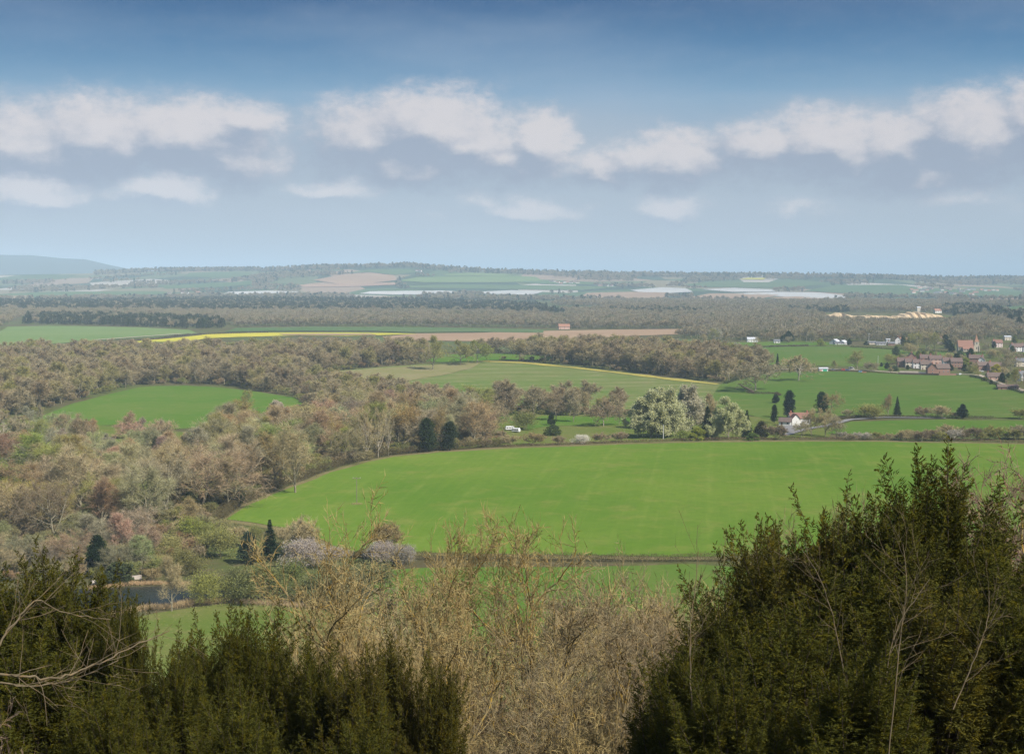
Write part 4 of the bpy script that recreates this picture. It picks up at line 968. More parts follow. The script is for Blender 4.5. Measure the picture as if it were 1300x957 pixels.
 ('bush2', 'bush', 301, 694, 28, C['tan'], 1.2, 'tan bush between corner of the big field and bluish conifer', 'bush'),
 ('budding1', 'bush', 322, 686, 22, (.24, .25, .09), 1.2, 'low olive bush behind the two dark conifers', 'bush'),
 ('bush0', 'bush', 362, 694, 30, C['tan'], 1.0, 'tan bush between dark conifer and largest blackthorn', 'bush'),
 ('bush0', 'bush', 195, 738, 20, C['ginger'], 1.3, 'low rusty bush beside the pond wall', 'bush'),
]
rf = random.Random(77)
for k, nm, px, py, hp, col, wd, lb, ct_g in FE:
    feature(k, nm, px, py, hp, col, lb, ct_g, wide=wd, rng=rf)
# trees along the road and in the village, placed by group
def grove(items, group, names):
    for k, nm, px, py, hp, col, wd in items:
        sd = names(px, py, k)
        feature(k, nm, px, py, hp, col, sd, 'tree', group, wide=wd, rng=rf)
vt = [('bare0', 905, 433, 17, 'olive'), ('bare4', 893, 437, 14, 'tan'), ('willow0', 912, 432, 16, 'w'), ('bare1', 922, 437, 17, 'ginger'), ('bush0', 935, 441, 7, 'w'), ('bare0', 960, 436, 9, 'tan'), ('ever0', 1001, 435, 15, 'd'), ('ever1', 993, 434, 8, 'd'),
      ('bare2', 1003, 436, 10, 'grey'), ('bare5', 1024, 434, 22, 'grey'), ('bare6', 1031, 436, 18, 'grey'), ('bare7', 1043, 432, 13, 'pink'), ('shrub0', 1042, 439, 9, 'y'), ('bare0', 1056, 432, 15, 'purple'),
      ('ever0', 1078, 438, 8, 'd'), ('bare4', 1092, 433, 10, 'olive'), ('shrub1', 1100, 438, 5, 'd'), ('bare1', 1122, 434, 10, 'grey'), ('ever1', 1147, 440, 13, 'd'), ('ever0', 1156, 440, 15, 'd'), ('bare2', 1166, 442, 22, 'olive'),
      ('bare0', 1176, 443, 24, 'tan'), ('bare7', 1186, 444, 23, 'olive'), ('bare5', 1179, 440, 24, 'grey'), ('ever1', 1200, 442, 17, 'd'), ('ever0', 1205, 443, 12, 'd'), ('bare4', 1211, 443, 18, 'grey'), ('bare0', 1221, 425, 22, 'purple'), ('bare1', 1247, 436, 12, 'grey'),
      ('bare5', 1255, 428, 20, 'purple'), ('bare7', 1268, 425, 22, 'grey'), ('ever1', 1262, 442, 9, 'd'), ('ever0', 1288, 436, 10, 'y2'), ('ever1', 1282, 414, 16, 'd'), ('ever0', 1294, 420, 18, 'd'), ('conifer0', 1281, 390, 11, 'd'), ('ever0', 1212, 404, 9, 'd'), ('ever1', 1222, 404, 8, 'd'),
      ('shrub0', 1226, 463, 9, 'y'), ('shrub0', 1233, 467, 8, 'y2'), ('shrub1', 1144, 455, 7, 'y'), ('ever0', 1208, 471, 8, 'd'), ('ever1', 1152, 469, 6, 'd'), ('bare0', 1284, 472, 26, 'grey'), ('bare4', 1278, 474, 20, 'grey'), ('shrub0', 1265, 475, 13, 'yy'),
      ('ever0', 1272, 486, 13, 'd'), ('bare1', 1292, 494, 28, 'olive'), ('bare5', 1301, 496, 26, 'tan'), ('bare2', 1243, 479, 9, 'olive'), ('ever1', 1126, 469, 9, 'd'), ('ever0', 1119, 466, 6, 'd'), ('shrub1', 1135, 471, 7, 'g'), ('shrub0', 1250, 484, 6, 'y2'), ('ever1', 1258, 488, 6, 'd'), ('bare7', 1310, 480, 22, 'grey')]
vcol = dict(w=(.48, .46, .36), d=DKG, y=YG, y2=(.22, .25, .07), yy=(.48, .44, .07), g=(.1, .14, .06))
vname = dict(w='whitish flowering', d='dark green', y='yellow green', y2='light green', yy='golden yellow', g='dull green')
landm = [(905, 'at the end of the pink field'), (960, 'left of the white farmhouse'), (1000, 'among the dark farm trees'), (1030, 'beside the tall bare farm trees'), (1045, 'left of the pale barns'), (1063, 'behind the pale barns'), (1095, 'right of the pale barns'), (1132, 'by the grey sheds'),
         (1158, 'right of the red roofed gable house'), (1190, 'in the clump left of the church'), (1215, 'close to the church nave'), (1250, 'near the church tower'), (1275, 'near the half timbered house'), (1400, 'at the right end of the village')]
for n, (k, px, py, hp, cc) in enumerate(vt):
    col = vcol.get(cc) or C[cc]; cn = vname.get(cc) or CW[cc]
    wh = next(t for a, t in landm if px <= a)
    if py > 450: wh = 'among the terraced houses' if px < 1240 else 'in the gardens right of the terraces'
    if py < 416: wh = 'on the wooded rise above the village'
    kind = 'bush' if k.startswith(('shrub', 'bush')) else 'tree'
    sz = 'tall' if hp > 16 else ('small' if hp < 10 else 'middle sized')
    nm = {'bare': 'bare_tree', 'ever': 'evergreen_tree', 'shru': 'bush', 'bush': 'bush', 'will': 'pale_tree', 'coni': 'conifer'}[k[:4]]
    feature(k, nm, px, py, hp, col, f'{sz} {cn} {kind} {wh}', kind, 'trees around the village', wide=1.0 + .4 * rf.random(), rng=rf)
# little trees and shrubs of the village gardens
HP2 = [(h[0], h[1]) for h in [(1182.5, 475), (1196, 473.5), (1146, 465.6), (1156, 466.2), (1166, 467.2), (1175, 469), (1157, 460), (1175, 461), (1187, 462), (1203, 465.4), (1213.5, 466), (1239, 461), (1246, 463), (1249, 470), (1263, 470.6), (1263, 482), (1279, 494.4), (1297, 465), (1299, 483), (1225, 446), (1237, 446), (1266, 441), (1291, 446)]]
for n in range(64):
    px = 1126 + rf.random() * 184; py = 452 + rf.random() * 12 if n % 3 else 476 + rf.random() * 16
    if n % 3 == 0 and px < 1236: py = 471 + rf.random() * 3
    if n % 8 == 7: px = 1150 + rf.random() * 150; py = 446.5 + rf.random() * 2.5
    if px < 1250 and py > 475.5: py = 473.5
    if py > 478 + max(0, px - 1240) * .32: py = 474 + max(0, px - 1240) * .3
    if any(abs(px - a) < 5.5 and -1.5 < py - b < 9 for a, b in HP2): continue
    hp = 6 + 9 * rf.random(); k = rf.choice(['bare0', 'bare4', 'bare5', 'shrub0', 'ever0', 'bare2', 'budding0', 'ever1'])
    cc = rf.choice(['olive', 'tan', 'grey']) if k[:4] in ('bare', 'budd') else rf.choice(['d', 'g', 'y2'])
    col = vcol.get(cc) or C[cc]; cn = vname.get(cc) or CW[cc]; kd = 'shrub' if k[:4] in ('shru', 'budd') else 'tree'
    wh = 'among the terraced houses' if px < 1225 else ('right of the terraces' if px < 1262 else 'near the right border of the village')
    feature(k, 'shrub' if kd == 'shrub' else ('bare_tree' if k[:4] == 'bare' else 'evergreen_tree'), px, py, hp, col, f'{"short" if hp < 10 else "taller"} {cn} {kd} {wh}', kd, 'garden trees of the village', wide=1.2, rng=rf)
# loose bushes along the lane beside the big field
for n in range(26):
    px = 1066 + n * 10.3 + rf.random() * 4; py = 560 - rf.random() * 4 + (px > 1150) * .6; hp = (7 + 5 * rf.random()) * (1.7 if px > 1150 and rf.random() < .75 else 1)
    ck = rf.choice(['pink', 'grey', 'tan', 'olive', 'purple', 'w'])
    col = (.50, .46, .38) if ck == 'w' else C[ck]; cn = 'whitish' if ck == 'w' else CW[ck]
    wh = 'on the hedge bank below the lane' if px < 1150 else 'at the right end of the top hedge'
    feature(rf.choice(['bush0', 'bush1', 'bush2']), 'bush', px, py, hp, col, f'{"low" if hp < 13 else "tall"} {cn} bush {wh}', 'bush', 'bushes along the top hedge', wide=1.5, rng=rf)

# ------------------------------------------------------------------ hedges, reeds, grass tufts
def hedge(name, px, h, w, color, label, cat='hedge', dens=26, leaf=(.45, .16), mat='leaf', kind=None, up=.6, seed=0):
    px = np.array(px, float); t = np.linspace(0, len(px) - 1, len(px) * 10)
    X, Y, Z = gpt(np.interp(t, range(len(px)), px[:, 0]), np.interp(t, range(len(px)), px[:, 1]))
    seg = np.hypot(np.diff(X), np.diff(Y)); s = np.r_[0, np.cumsum(seg)]; Lg = s[-1]; n = int(min(Lg * dens, 60000))
    rng = np.random.default_rng(seed + int(px[0, 0])); q = rng.random(n) * Lg
    x = np.interp(q, s, X) + rng.normal(size=n) * w * .35; y = np.interp(q, s, Y) + rng.normal(size=n) * w * .35
    hh = h * (.55 + .75 * vnoise(q, q * 0, 4, seed) * (.6 + .5 * vnoise(q, q * 0, 21, seed + 1)))
    z = hgt(x, y) + hh * rng.random(n) ** .7
    a = Acc(); D = nrm(rng.normal(size=(n, 3)) * .7 + np.array([0, 0, up])); P = np.stack([x, y, z], -1)
    (a.blades if mat == 'fine_twig' else a.kites)(P, D, leaf[0] * (.6 + .8 * rng.random(n)), leaf[1] * (.6 + .8 * rng.random(n)), rng)
    o = link(name, a.mesh(name, M[mat])); o.color = (*color, 1)
    return tag(o, label, cat, kind=kind)
hedge('hedge', [(418, 706), (480, 709), (560, 711), (640, 711), (720, 712), (800, 713), (860, 713), (1000, 712)], 2.6, 2.2, (.15, .13, .07), 'trimmed brown hedge along the bottom of the big field', dens=150, leaf=(.35, .12))
hedge('thicket', [(276, 664), (300, 643), (343, 623.5), (400, 602.5), (432, 591), (470, 582), (500, 577.5), (560, 571.5), (640, 567)], 3.4, 4.0, (.15, .125, .065), 'brown bramble thicket along the curved left edge of the big field', 'thicket', dens=110, leaf=(.55, .16), seed=3)
hedge('hedge', [(640, 568), (760, 563.6), (860, 560), (940, 558.5), (1060, 558.2), (1180, 559), (1320, 563)], 1.5, 2.0, (.22, .16, .10), 'low brown hedge bank along the top of the big field', dens=60, leaf=(.45, .16))
hedge('hedge', [(1064, 533), (1090, 530), (1180, 530.6), (1262, 532)], 2.0, 2.4, (.13, .12, .07), 'dark clipped hedge below the right pasture', dens=80)
hedge('hedge', [(948, 499), (960, 500.4), (985, 500.4), (990, 503)], 1.8, 2.5, (.12, .09, .06), 'short dark hedge beside the fallen trunk', dens=90)
hedge('hedge', [(975, 470.4), (1010, 470.6), (1060, 471.6), (1110, 473.8), (1140, 475.4)], 1.3, 2.0, (.16, .11, .07), 'low brown hedge in front of the road', dens=50)
hedge('hedge', [(1232, 478.6), (1250, 482), (1262, 488), (1280, 494), (1300, 500.4)], 2.0, 2.4, (.07, .09, .045), 'dark hedge slanting down beside the village gardens', dens=80)
hedge('hedge', [(925, 442.4), (970, 441), (1026, 439.6)], 2.2, 3, (.13, .105, .07), 'brown hedge between the two upper pastures', dens=40, leaf=(.8, .35))
hedge('hedge', [(1080, 441), (1130, 443.6), (1170, 446), (1230, 449), (1300, 451)], 2.0, 3, (.13, .13, .06), 'olive hedge below the church', dens=40, leaf=(.8, .35))
hedge('hedge', [(920, 487.6), (935, 483), (950, 479.6), (968, 473)], 1.8, 3, (.08, .10, .04), 'dark undergrowth edge at the right end of the wood', dens=60, leaf=(.7, .3))
hedge('hedge', [(120, 438), (200, 431), (240, 425.6), (340, 422.4)], 2.4, 3, (.14, .12, .08), 'thin brown hedge above the yellow field', dens=25, leaf=(1.1, .5))
hedge('reed_bed', [(110, 790), (150, 781), (180, 775), (205, 773), (230, 770), (262, 766), (280, 765)], 1.3, 2.6, (.52, .40, .22), 'straw coloured reeds along the near bank of the pond', 'reeds', dens=260, leaf=(.8, .05), mat='fine_twig', kind='stuff', up=2.0)
hedge('reed_bed', [(112, 749), (140, 746), (165, 743), (200, 742), (240, 744)], .9, 1.8, (.50, .36, .20), 'rusty reeds along the far bank of the pond', 'reeds', dens=260, leaf=(.6, .06), mat='fine_twig', kind='stuff', up=2.0)
hedge('reed_bed', [(300, 766), (345, 768), (372, 770), (400, 775)], 1.2, 3.0, (.52, .40, .24), 'straw coloured reeds under the domed bushes', 'reeds', dens=220, leaf=(.7, .05), mat='fine_twig', kind='stuff', up=2.0)
hedge('grass_tuft', [(448, 641), (453, 640.6), (458, 641)], .5, 1.6, (.42, .38, .16), 'patch of dry grass at the foot of the field pole', 'grass tuft', dens=240, leaf=(.5, .06), mat='fine_twig', kind='stuff', up=1.5)

# ------------------------------------------------------------------ buildings, poles, vehicles
def prism(V, F, name, mat):
    me = bpy.data.meshes.new(name); me.from_pydata([tuple(v) for v in V], [], F); me.materials.append(mat); me.update(); return me
def boxes(bl, name, mat):
    V, F = [], []
    for (x0, y0, z0, x1, y1, z1) in bl:
        k = len(V); V += [(x0, y0, z0), (x1, y0, z0), (x1, y1, z0), (x0, y1, z0), (x0, y0, z1), (x1, y0, z1), (x1, y1, z1), (x0, y1, z1)]
        F += [[k + a for a in f] for f in ((0, 3, 2, 1), (4, 5, 6, 7), (0, 1, 5, 4), (1, 2, 6, 5), (2, 3, 7, 6), (3, 0, 4, 7))]
    return prism(V, F, name, mat)
BM = {}
def bmat(key, col, **k):
    if key not in BM: BM[key] = mat_plain(key, col, **k)
    return BM[key]
WALL = dict(brick=(.30, .175, .13), white=(.78, .76, .72), cream=(.66, .58, .45), stone=(.46, .41, .33), pink=(.58, .38, .30), grey=(.5, .5, .5), timber=(.75, .6, .55))
ROOF = dict(tile=(.155, .105, .088), red=(.235, .12, .09), brown=(.155, .11, .09), slate=(.16, .16, .17), orange=(.34, .17, .11), pale=(.55, .56, .58))
def gable_walls(L, W, h, r, mat):
    l, w = L / 2, W / 2
    V = [(-l, -w, -1), (l, -w, -1), (l, w, -1), (-l, w, -1), (-l, -w, h), (l, -w, h), (l, w, h), (-l, w, h), (-l, 0, h + r), (l, 0, h + r)]
    F = [(0, 1, 5, 4), (2, 3, 7, 6), (1, 2, 6, 9, 5), (3, 0, 4, 8, 7), (0, 3, 2, 1)]
    return prism(V, F, 'wall', mat)
def gable_roof(L, W, h, r, mat, ov=.45, th=.18):
    l = L / 2 + ov; w = W / 2 + ov; s = r / (W / 2); e = h - ov * s + .04; p = h + r + .04
    V = []; F = []
    for sg in (-1, 1):
        k = len(V)
        V += [(-l, sg * w, e), (l, sg * w, e), (l, 0, p), (-l, 0, p), (-l, sg * w, e + th), (l, sg * w, e + th), (l, 0, p + th), (-l, 0, p + th)]
        F += [[k + a for a in f] for f in ((0, 1, 2, 3), (4, 7, 6, 5), (0, 4, 5, 1), (0, 3, 7, 4), (1, 5, 6, 2))]
    return prism(V, F, 'roof', mat)
def house(px, py, L, W, h, r, wall, roof, rz, label, name='house', group=None, chim=1, wins=3, loc=None, cat='house'):
    if loc is None:
        X, Y, Z = gpt(px, py); loc = (float(X[0]), float(Y[0]), float(Z[0]))
    e = link(name, None); e.location = loc; e.rotation_euler = (0, 0, R(rz)); tag(e, label, cat, group)
    wm = bmat('wall_' + wall, WALL[wall], var=.12, scale=.6); rm = bmat('roof_' + roof, ROOF[roof], var=.3, scale=.8)
    link('wall', gable_walls(L, W, h, r, wm), e)
    ro = link('roof', gable_roof(L, W, h, r, rm), e)
    gl = bmat('window_glass', (.03, .035, .04), rough=.15, spec=.6); fr = bmat('window_frame', (.7, .7, .68))
    for i in range(chim):
        x = (-L / 2 + .9) if i == 0 else (L / 2 - .9)
        link('chimney', boxes([(x - .45, -.4, h + r * .5, x + .45, .4, h + r + 1.3), (x - .15, -.15, h + r + 1.3, x + .15, .15, h + r + 1.75)], 'chimney', bmat('chimney_brick', (.34, .15, .10))), ro)
    for fl in range(2 if h > 4 else 1):
        for i in range(wins):
            x = (i + .5) / wins * L - L / 2; z = 1.0 + fl * 2.6
            if fl == 0 and i == 0 and wins > 1:
                link('door', boxes([(x - .45, -W / 2 - .06, 0, x + .45, -W / 2 + .02, 2.0)], 'door', bmat('door_paint', (.12, .06, .04))), e); continue
            f = link('window', boxes([(x - .6, -W / 2 - .05, z, x + .6, -W / 2 + .02, z + 1.2)], 'window', fr), e)
            link('pane', boxes([(x - .5, -W / 2 - .09, z + .1, x + .5, -W / 2 - .055, z + 1.1)], 'pane', gl), f)
    for fl in range(2 if h > 4 else 1):
        z = 1.0 + fl * 2.6
        f = link('window', boxes([(-L / 2 - .05, -.5, z, -L / 2 + .02, .5, z + 1.1)], 'window', fr), e)
        link('pane', boxes([(-L / 2 - .09, -.42, z + .1, -L / 2 - .055, .42, z + 1.0)], 'pane', gl), f)
    return e
# white cottage by the lane: main range and gabled wing
w = house(1014, 538.6, 12, 6.5, 4.2, 2.8, 'white', 'red', 8, 'white cottage with red tiled roof among trees above the field', 'cottage', chim=2, wins=4)
link('wing_wall', gable_walls(5.5, 5, 4.2, 2.6, BM['wall_white']), w, (-4.4, -5.2, 0), R(90)); link('wing_roof', gable_roof(5.5, 5, 4.2, 2.6, BM['roof_red']), w, (-4.4, -5.2, 0), R(90))
link('porch', gable_walls(3, 2.4, 2.2, 1.2, BM['wall_white']), w, (2.0, -4.4, 0), R(90))
house(997, 540, 7, 5, 2.6, 2, 'white', 'brown', -20, 'small white outbuilding with red roof left of the cottage', 'outbuilding', chim=0, wins=2, cat='outbuilding')
HS = [
 (1182.5, 475, 10, 8.5, 5.6, 4.2, 'brick', 'brown', 84, 'brick gable end house nearest the pasture', 1, 3), (1196, 473.5, 12, 8, 4.8, 3.6, 'brick', 'brown', 4, 'brown roofed house joined right of the brick gable end', 1, 3),
 (1146, 465.6, 11, 8, 5.4, 3.4, 'brick', 'tile', -6, 'leftmost house of the front terrace', 2, 3), (1156, 466.2, 11, 8, 5.4, 3.4, 'cream', 'tile', -6, 'second house from the left of the front terrace with cream wall', 2, 3), (1166, 467.2, 11, 8, 5.4, 3.2, 'white', 'tile', -6, 'white walled house in the front terrace', 2, 3), (1175, 469, 10, 8, 5.2, 3.2, 'cream', 'brown', -6, 'cream house just behind the brick gable end', 1, 3),
 (1157, 460, 9, 8, 6.2, 3.6, 'brick', 'tile', 82, 'tall gable with big chimneys behind the terrace', 2, 2), (1175, 461, 12, 8, 5.4, 3.4, 'brick', 'tile', -4, 'left house of the back terrace', 2, 3), (1187, 462, 12, 8, 5.4, 3.4, 'pink', 'tile', -4, 'right house of the back terrace', 2, 3),
 (1203, 465.4, 10, 8, 5.6, 3.4, 'white', 'tile', -3, 'white windowed house right of the terraces', 1, 4), (1213.5, 466, 11, 8, 5.6, 3.4, 'brick', 'tile', -3, 'brick house beside the yellow green bush', 1, 4),
 (1239, 461, 14, 8, 5.2, 3.4, 'brick', 'tile', -14, 'long brick house directly below the church tower', 2, 3), (1246, 463, 9, 7, 5, 3, 'white', 'brown', 70, 'white gabled house below the church tower', 1, 2), (1249, 470, 14, 8, 4.8, 3.2, 'brick', 'brown', 6, 'wide dark roofed house left of the golden bush', 2, 3), (1263, 470.6, 13, 8, 4.8, 3.2, 'pink', 'tile', 6, 'pink walled house behind the golden bush', 1, 3),
 (1263, 482, 13, 8, 2.8, 3.0, 'pink', 'brown', -4, 'brown roofed bungalow beside the dark garden tree', 1, 3), (1279, 494.4, 15, 6, 2.2, 1.6, 'brick', 'brown', -6, 'long low red brown shed by the slanting hedge', 0, 3), (1297, 465, 13, 8, 5, 3, 'cream', 'slate', 0, 'slate roofed house at the right border', 1, 3), (1299, 483, 9, 7, 4.8, 2.8, 'white', 'slate', 20, 'white house at the right border below the slate roofed one', 1, 2),
 (1266, 441, 11, 8, 6, 3.6, 'timber', 'red', 0, 'half timbered pink and white house right of the church', 1, 3), (1278.5, 432, 9, 8, 5, 1.2, 'cream', 'pale', 0, 'cream flat roofed house above the half timbered one', 0, 2), (1291, 446, 15, 9, 5.5, 4, 'white', 'tile', 8, 'large white house with brown roof at the right of the village', 2, 4), (1303, 447, 10, 8, 6, 3, 'white', 'tile', 80, 'white gable at the right border beside the large white house', 1, 2), (1284, 447, 9, 6, 3, 2, 'brick', 'brown', 10, 'brick garage below the large white house', 0, 2),
 (1140, 436.4, 8, 8, 5.2, 4.2, 'white', 'red', 80, 'white gabled house with red roof left of the clump', 1, 2), (1146, 436, 10, 7, 4.5, 3.4, 'brick', 'orange', 5, 'orange roofed house behind the white gable', 1, 2), (1194, 436.4, 8, 8, 5.8, 4, 'timber', 'orange', 70, 'pink gable among the trees left of the church', 1, 2),
 (1118, 438, 12, 6, 2.6, 1.8, 'grey', 'slate', 0, 'grey shed row below the quarry wood', 0, 3), (1106, 437, 12, 6, 2.4, 1.6, 'cream', 'slate', 4, 'low cream shed left of the grey one', 0, 3), (1131, 438.6, 8, 6, 3, 2, 'brick', 'slate', 0, 'small brick house left of the white gable', 1, 2), (1127, 435.4, 5, 5, 5, .6, 'grey', 'pale', 0, 'pale blue grey block behind the small brick house', 0, 1),
 (1060, 437, 15, 11, 3.6, 3.0, 'grey', 'pale', 62, 'larger pale barn of the farm', 0, 2), (1070, 437.4, 12, 9, 3.2, 2.4, 'grey', 'pale', 55, 'smaller pale barn at the right', 0, 2), (1065, 437.6, 12, 6, 2.6, 1.4, 'grey', 'slate', 4, 'dark shed between the pale barns', 0, 2),
 (955, 434.6, 14, 8, 4.6, 2.2, 'white', 'pale', 0, 'long white farmhouse above the upper pasture', 0, 4), (986, 435.6, 8, 6, 3, 2, 'white', 'slate', 0, 'small white house left of the dark farm trees', 0, 2),
 (716, 418, 19, 9, 5, 4, 'pink', 'orange', 6, 'pink farmhouse with orange roof at the edge of the ploughed field', 2, 3),
 (1190, 397.4, 16, 11, 5.5, 4.5, 'white', 'orange', 10, 'white house with orange roof above the sand pit', 1, 3), (1166, 397.6, 8, 8, 13, 2, 'cream', 'pale', 0, 'pale tower like building above the sand pit', 0, 2), (1225, 396.6, 18, 10, 5, 4, 'white', 'tile', 0, 'white house on the wooded rise', 1, 3), (1232, 397.4, 12, 9, 5, 3, 'white', 'slate', 30, 'small white house right of its neighbour on the wooded rise', 0, 2),
 (1284, 400, 18, 10, 6, 5, 'pink', 'tile', 0, 'left pinkish house on the far right rise', 1, 3), (1291, 401, 16, 10, 6, 5, 'pink', 'tile', -10, 'middle pinkish house on the far right rise', 1, 3), (1299, 402, 16, 10, 6, 5, 'pink', 'brown', 0, 'right pinkish house on the far right rise', 1, 3),
]
for (px, py, L, W, h, r, wl, rf_, rz, lb, ch, wn) in HS:
    house(px, py, L, W, h, r, wl, rf_, rz, lb, 'house' if 'shed' not in lb and 'barn' not in lb else 'barn', 'houses of the village', ch, wn, cat='barn' if 'barn' in lb else ('shed' if 'shed' in lb or 'garage' in lb else 'house'))
# brick garden walls at the foot of the terraces
def wall_px(name, pts, h, th, mat, label):
    X, Y, Z = gpt([p[0] for p in pts], [p[1] for p in pts]); P = np.stack([X, Y], -1); d = nrm(np.gradient(P, axis=0)); n = np.stack([-d[:, 1], d[:, 0]], -1) * th / 2
    V = []; F = []
    for i in range(len(P)):
        for q, z in ((P[i] - n[i], Z[i] - .5), (P[i] + n[i], Z[i] - .5), (P[i] + n[i], Z[i] + h), (P[i] - n[i], Z[i] + h)): V.append((q[0], q[1], z))
    for i in range(len(P) - 1):
        a, b = i * 4, i * 4 + 4
        for j in range(4): F.append((a + j, a + (j + 1) % 4, b + (j + 1) % 4, b + j))
    F += [(0, 3, 2, 1), (len(V) - 4, len(V) - 3, len(V) - 2, len(V) - 1)]
    return tag(link(name, prism(V, F, name, mat)), label, 'wall')
BRK = bmat('garden_brick', (.33, .19, .14))
wall_px('garden_wall', [(1140, 475.6), (1170, 476.4), (1192, 477), (1214, 477)], 2.0, .4, BRK, 'red brick garden wall in front of the terraces')
wall_px('garden_wall', [(1142, 473), (1166, 473.4)], 1.6, .4, bmat('pale_wall', (.6, .5, .42)), 'pale garden wall behind the brick one')
wall_px('garden_wall', [(1216, 468.5), (1240, 470)], 1.8, .4, BRK, 'short brick wall right of the terraces')
wall_px('stone_wall', [(116, 742), (130, 739), (150, 737), (165, 735.5), (180, 734.5)], 1.1, .8, bmat('pond_stone', (.55, .48, .42), var=.35, scale=1.5), 'pale stone wall on the far bank of the pond')
wall_px('garden_fence', [(1166, 474), (1180, 474.4)], 1.4, .2, bmat('grey_fence', (.5, .5, .5)), 'grey fence beside the brick gable end')
# church
def church():
    X, Y, Z = gpt(1225, 446); e = link('church', None); e.location = (float(X[0]), float(Y[0]), float(Z[0])); e.rotation_euler = (0, 0, R(-4))
    tag(e, 'stone church with red tiled nave roof and shingled spire', 'church')
    st_ = bmat('church_stone', (.50, .44, .34), var=.2); rd = bmat('church_tiles', (.29, .15, .105), var=.25); sh = bmat('spire_shingles', (.34, .18, .11), var=.3)
    gl = bmat('window_glass', (.03, .035, .04))
    link('nave_wall', gable_walls(17, 9, 6.0, 7.0, st_), e); link('nave_roof', gable_roof(17, 9, 6.0, 7.0, rd, .5, .25), e)
    link('aisle', gable_walls(12, 5, 3.4, 2.2, st_), e, (2, -6.2, 0)); link('aisle_roof', gable_roof(12, 5, 3.4, 2.2, rd), e, (2, -6.2, 0))
    tx = 13.0
    t = link('tower', boxes([(tx - 2.7, -2.7, -1, tx + 2.7, 2.7, 11.5)], 'tower', st_), e)
    V = [(tx - 2.9, -2.9, 11.5), (tx + 2.9, -2.9, 11.5), (tx + 2.9, 2.9, 11.5), (tx - 2.9, 2.9, 11.5), (tx - 1.6, -1.6, 14), (tx + 1.6, -1.6, 14), (tx + 1.6, 1.6, 14), (tx - 1.6, 1.6, 14), (tx, 0, 21)]
    link('spire', prism(V, [(0, 3, 2, 1), (0, 1, 5, 4), (1, 2, 6, 5), (2, 3, 7, 6), (3, 0, 4, 7), (4, 5, 8), (5, 6, 8), (6, 7, 8), (7, 4, 8)], 'spire', sh), t)
    link('buttress', boxes([(tx - 3.5, -3.5, -1, tx - 2.72, -2.72, 7), (tx + 2.72, -3.5, -1, tx + 3.5, -2.72, 7)], 'buttress', st_), t)
    for z in (3.0, 8.6): link('window', boxes([(tx - .5, -2.78, z, tx + .5, -2.72, z + 2.0)], 'window', gl), t)
    for i in range(4): link('window', boxes([(-2.6 + i * 3.0, -8.78, 1.2, -1.6 + i * 3.0, -8.72, 2.8)], 'window', gl), e)
    for x in (-7.5, -5.4): link('window', boxes([(x, -4.58, 2, x + .8, -4.52, 4.6)], 'window', gl), e)
church()
# tiny far houses
fs = random.Random(9); fw = [bmat('far_pale_wall', (.72, .64, .56)), bmat('far_brick', (.42, .27, .21)), bmat('far_white', (.8, .78, .75))]; fr2 = [bmat('roof_tile', ROOF['tile']), bmat('roof_slate', ROOF['slate']), bmat('roof_orange', ROOF['orange'])]
town = [(1156 + i * 3.3 + fs.random() * 2, 366 + fs.random() * 7.5 + i * .10, 0) for i in range(26)] + [(700 + i * 4.1, 358 + fs.random() * 3.4, 1) for i in range(9)] + [(1246 + i * 5, 369 + fs.random() * 1.5, 0) for i in range(5)] + \
       [(530, 344.5, 2), (533, 345, 2), (122, 354, 3), (126, 354, 3), (392, 344, 4), (762, 363, 5), (770, 363.6, 5), (232, 373, 6), (238, 373.6, 6), (251, 372.6, 6), (215, 374, 6), (776, 364, 5), (1174, 355, 7), (1180, 355, 7)]
wh = ['in the far right town', 'in the hillside hamlet at the centre', 'below the highest hilltop', 'under the left mountain', 'on the left hilltop', 'right of the central hamlet', 'by the film covered field at the left', 'on the right horizon']
for i, (px, py, k) in enumerate(town):
    X, Y, Z = gpt(px, py); e = link('far_house', None); e.location = (float(X[0]), float(Y[0]), float(Z[0])); e.rotation_euler = (0, 0, fs.random() * 1.2 - .6)
    L = 13 + 12 * fs.random(); a = fs.randrange(3); b = fs.randrange(3)
    tag(e, f'tiny {("pale", "brick", "white")[a]} walled house with {("brown", "grey", "orange")[b]} roof {wh[k]}', 'house', 'distant houses ' + wh[k])
    link('wall', gable_walls(L, 10, 6, 4, fw[a]), e); link('roof', gable_roof(L, 10, 6, 4, fr2[b]), e)
# poles
WD = bmat('pole_wood', (.24, .19, .15)); PL = bmat('pale_paint', (.75, .75, .72))
def pole(px, py, hpx, r, mat, label, arms=1, name='utility_pole'):
    X, Y, Z = gpt(px, py); D = float(Y[0]); H = hpx / F_PX * D
    e = link(name, None); e.location = (float(X[0]), D, float(Z[0])); tag(e, label, 'pole')
    a = Acc(); a.tubes(np.array([[0, 0, -.5]]), np.array([[0, 0, H]]), np.array([r]), np.array([r * .75]), 8); link('post', a.mesh('post', mat), e)
    if arms:
        link('crossarm', boxes([(-1.5, -.09, H - .55, 1.5, .09, H - .35)], 'crossarm', mat), e)
        for x in (-1.35, 0, 1.35): 
            a = Acc(); a.tubes(np.array([[x, 0, H - .35]]), np.array([[x, 0, H - .05]]), np.array([.07]), np.array([.06]), 6); link('insulator', a.mesh('insulator', PL), e)
pole(453, 640.5, 35.5, .13, WD, 'wooden utility pole with a crossarm standing in the big green field')
pole(842, 558, 19, .16, PL, 'thin pale post in front of the silvery trees', 0)
pole(1114.5, 467, 16, .16, PL, 'thin pale pole by the terraces beside the small lawn', 0)
pole(651, 566, 15, .13, WD, 'thin post on the field edge below the white garden things', 0)
pole(1103, 437, 14, .2, PL, 'pale mast among the sheds below the quarry wood')
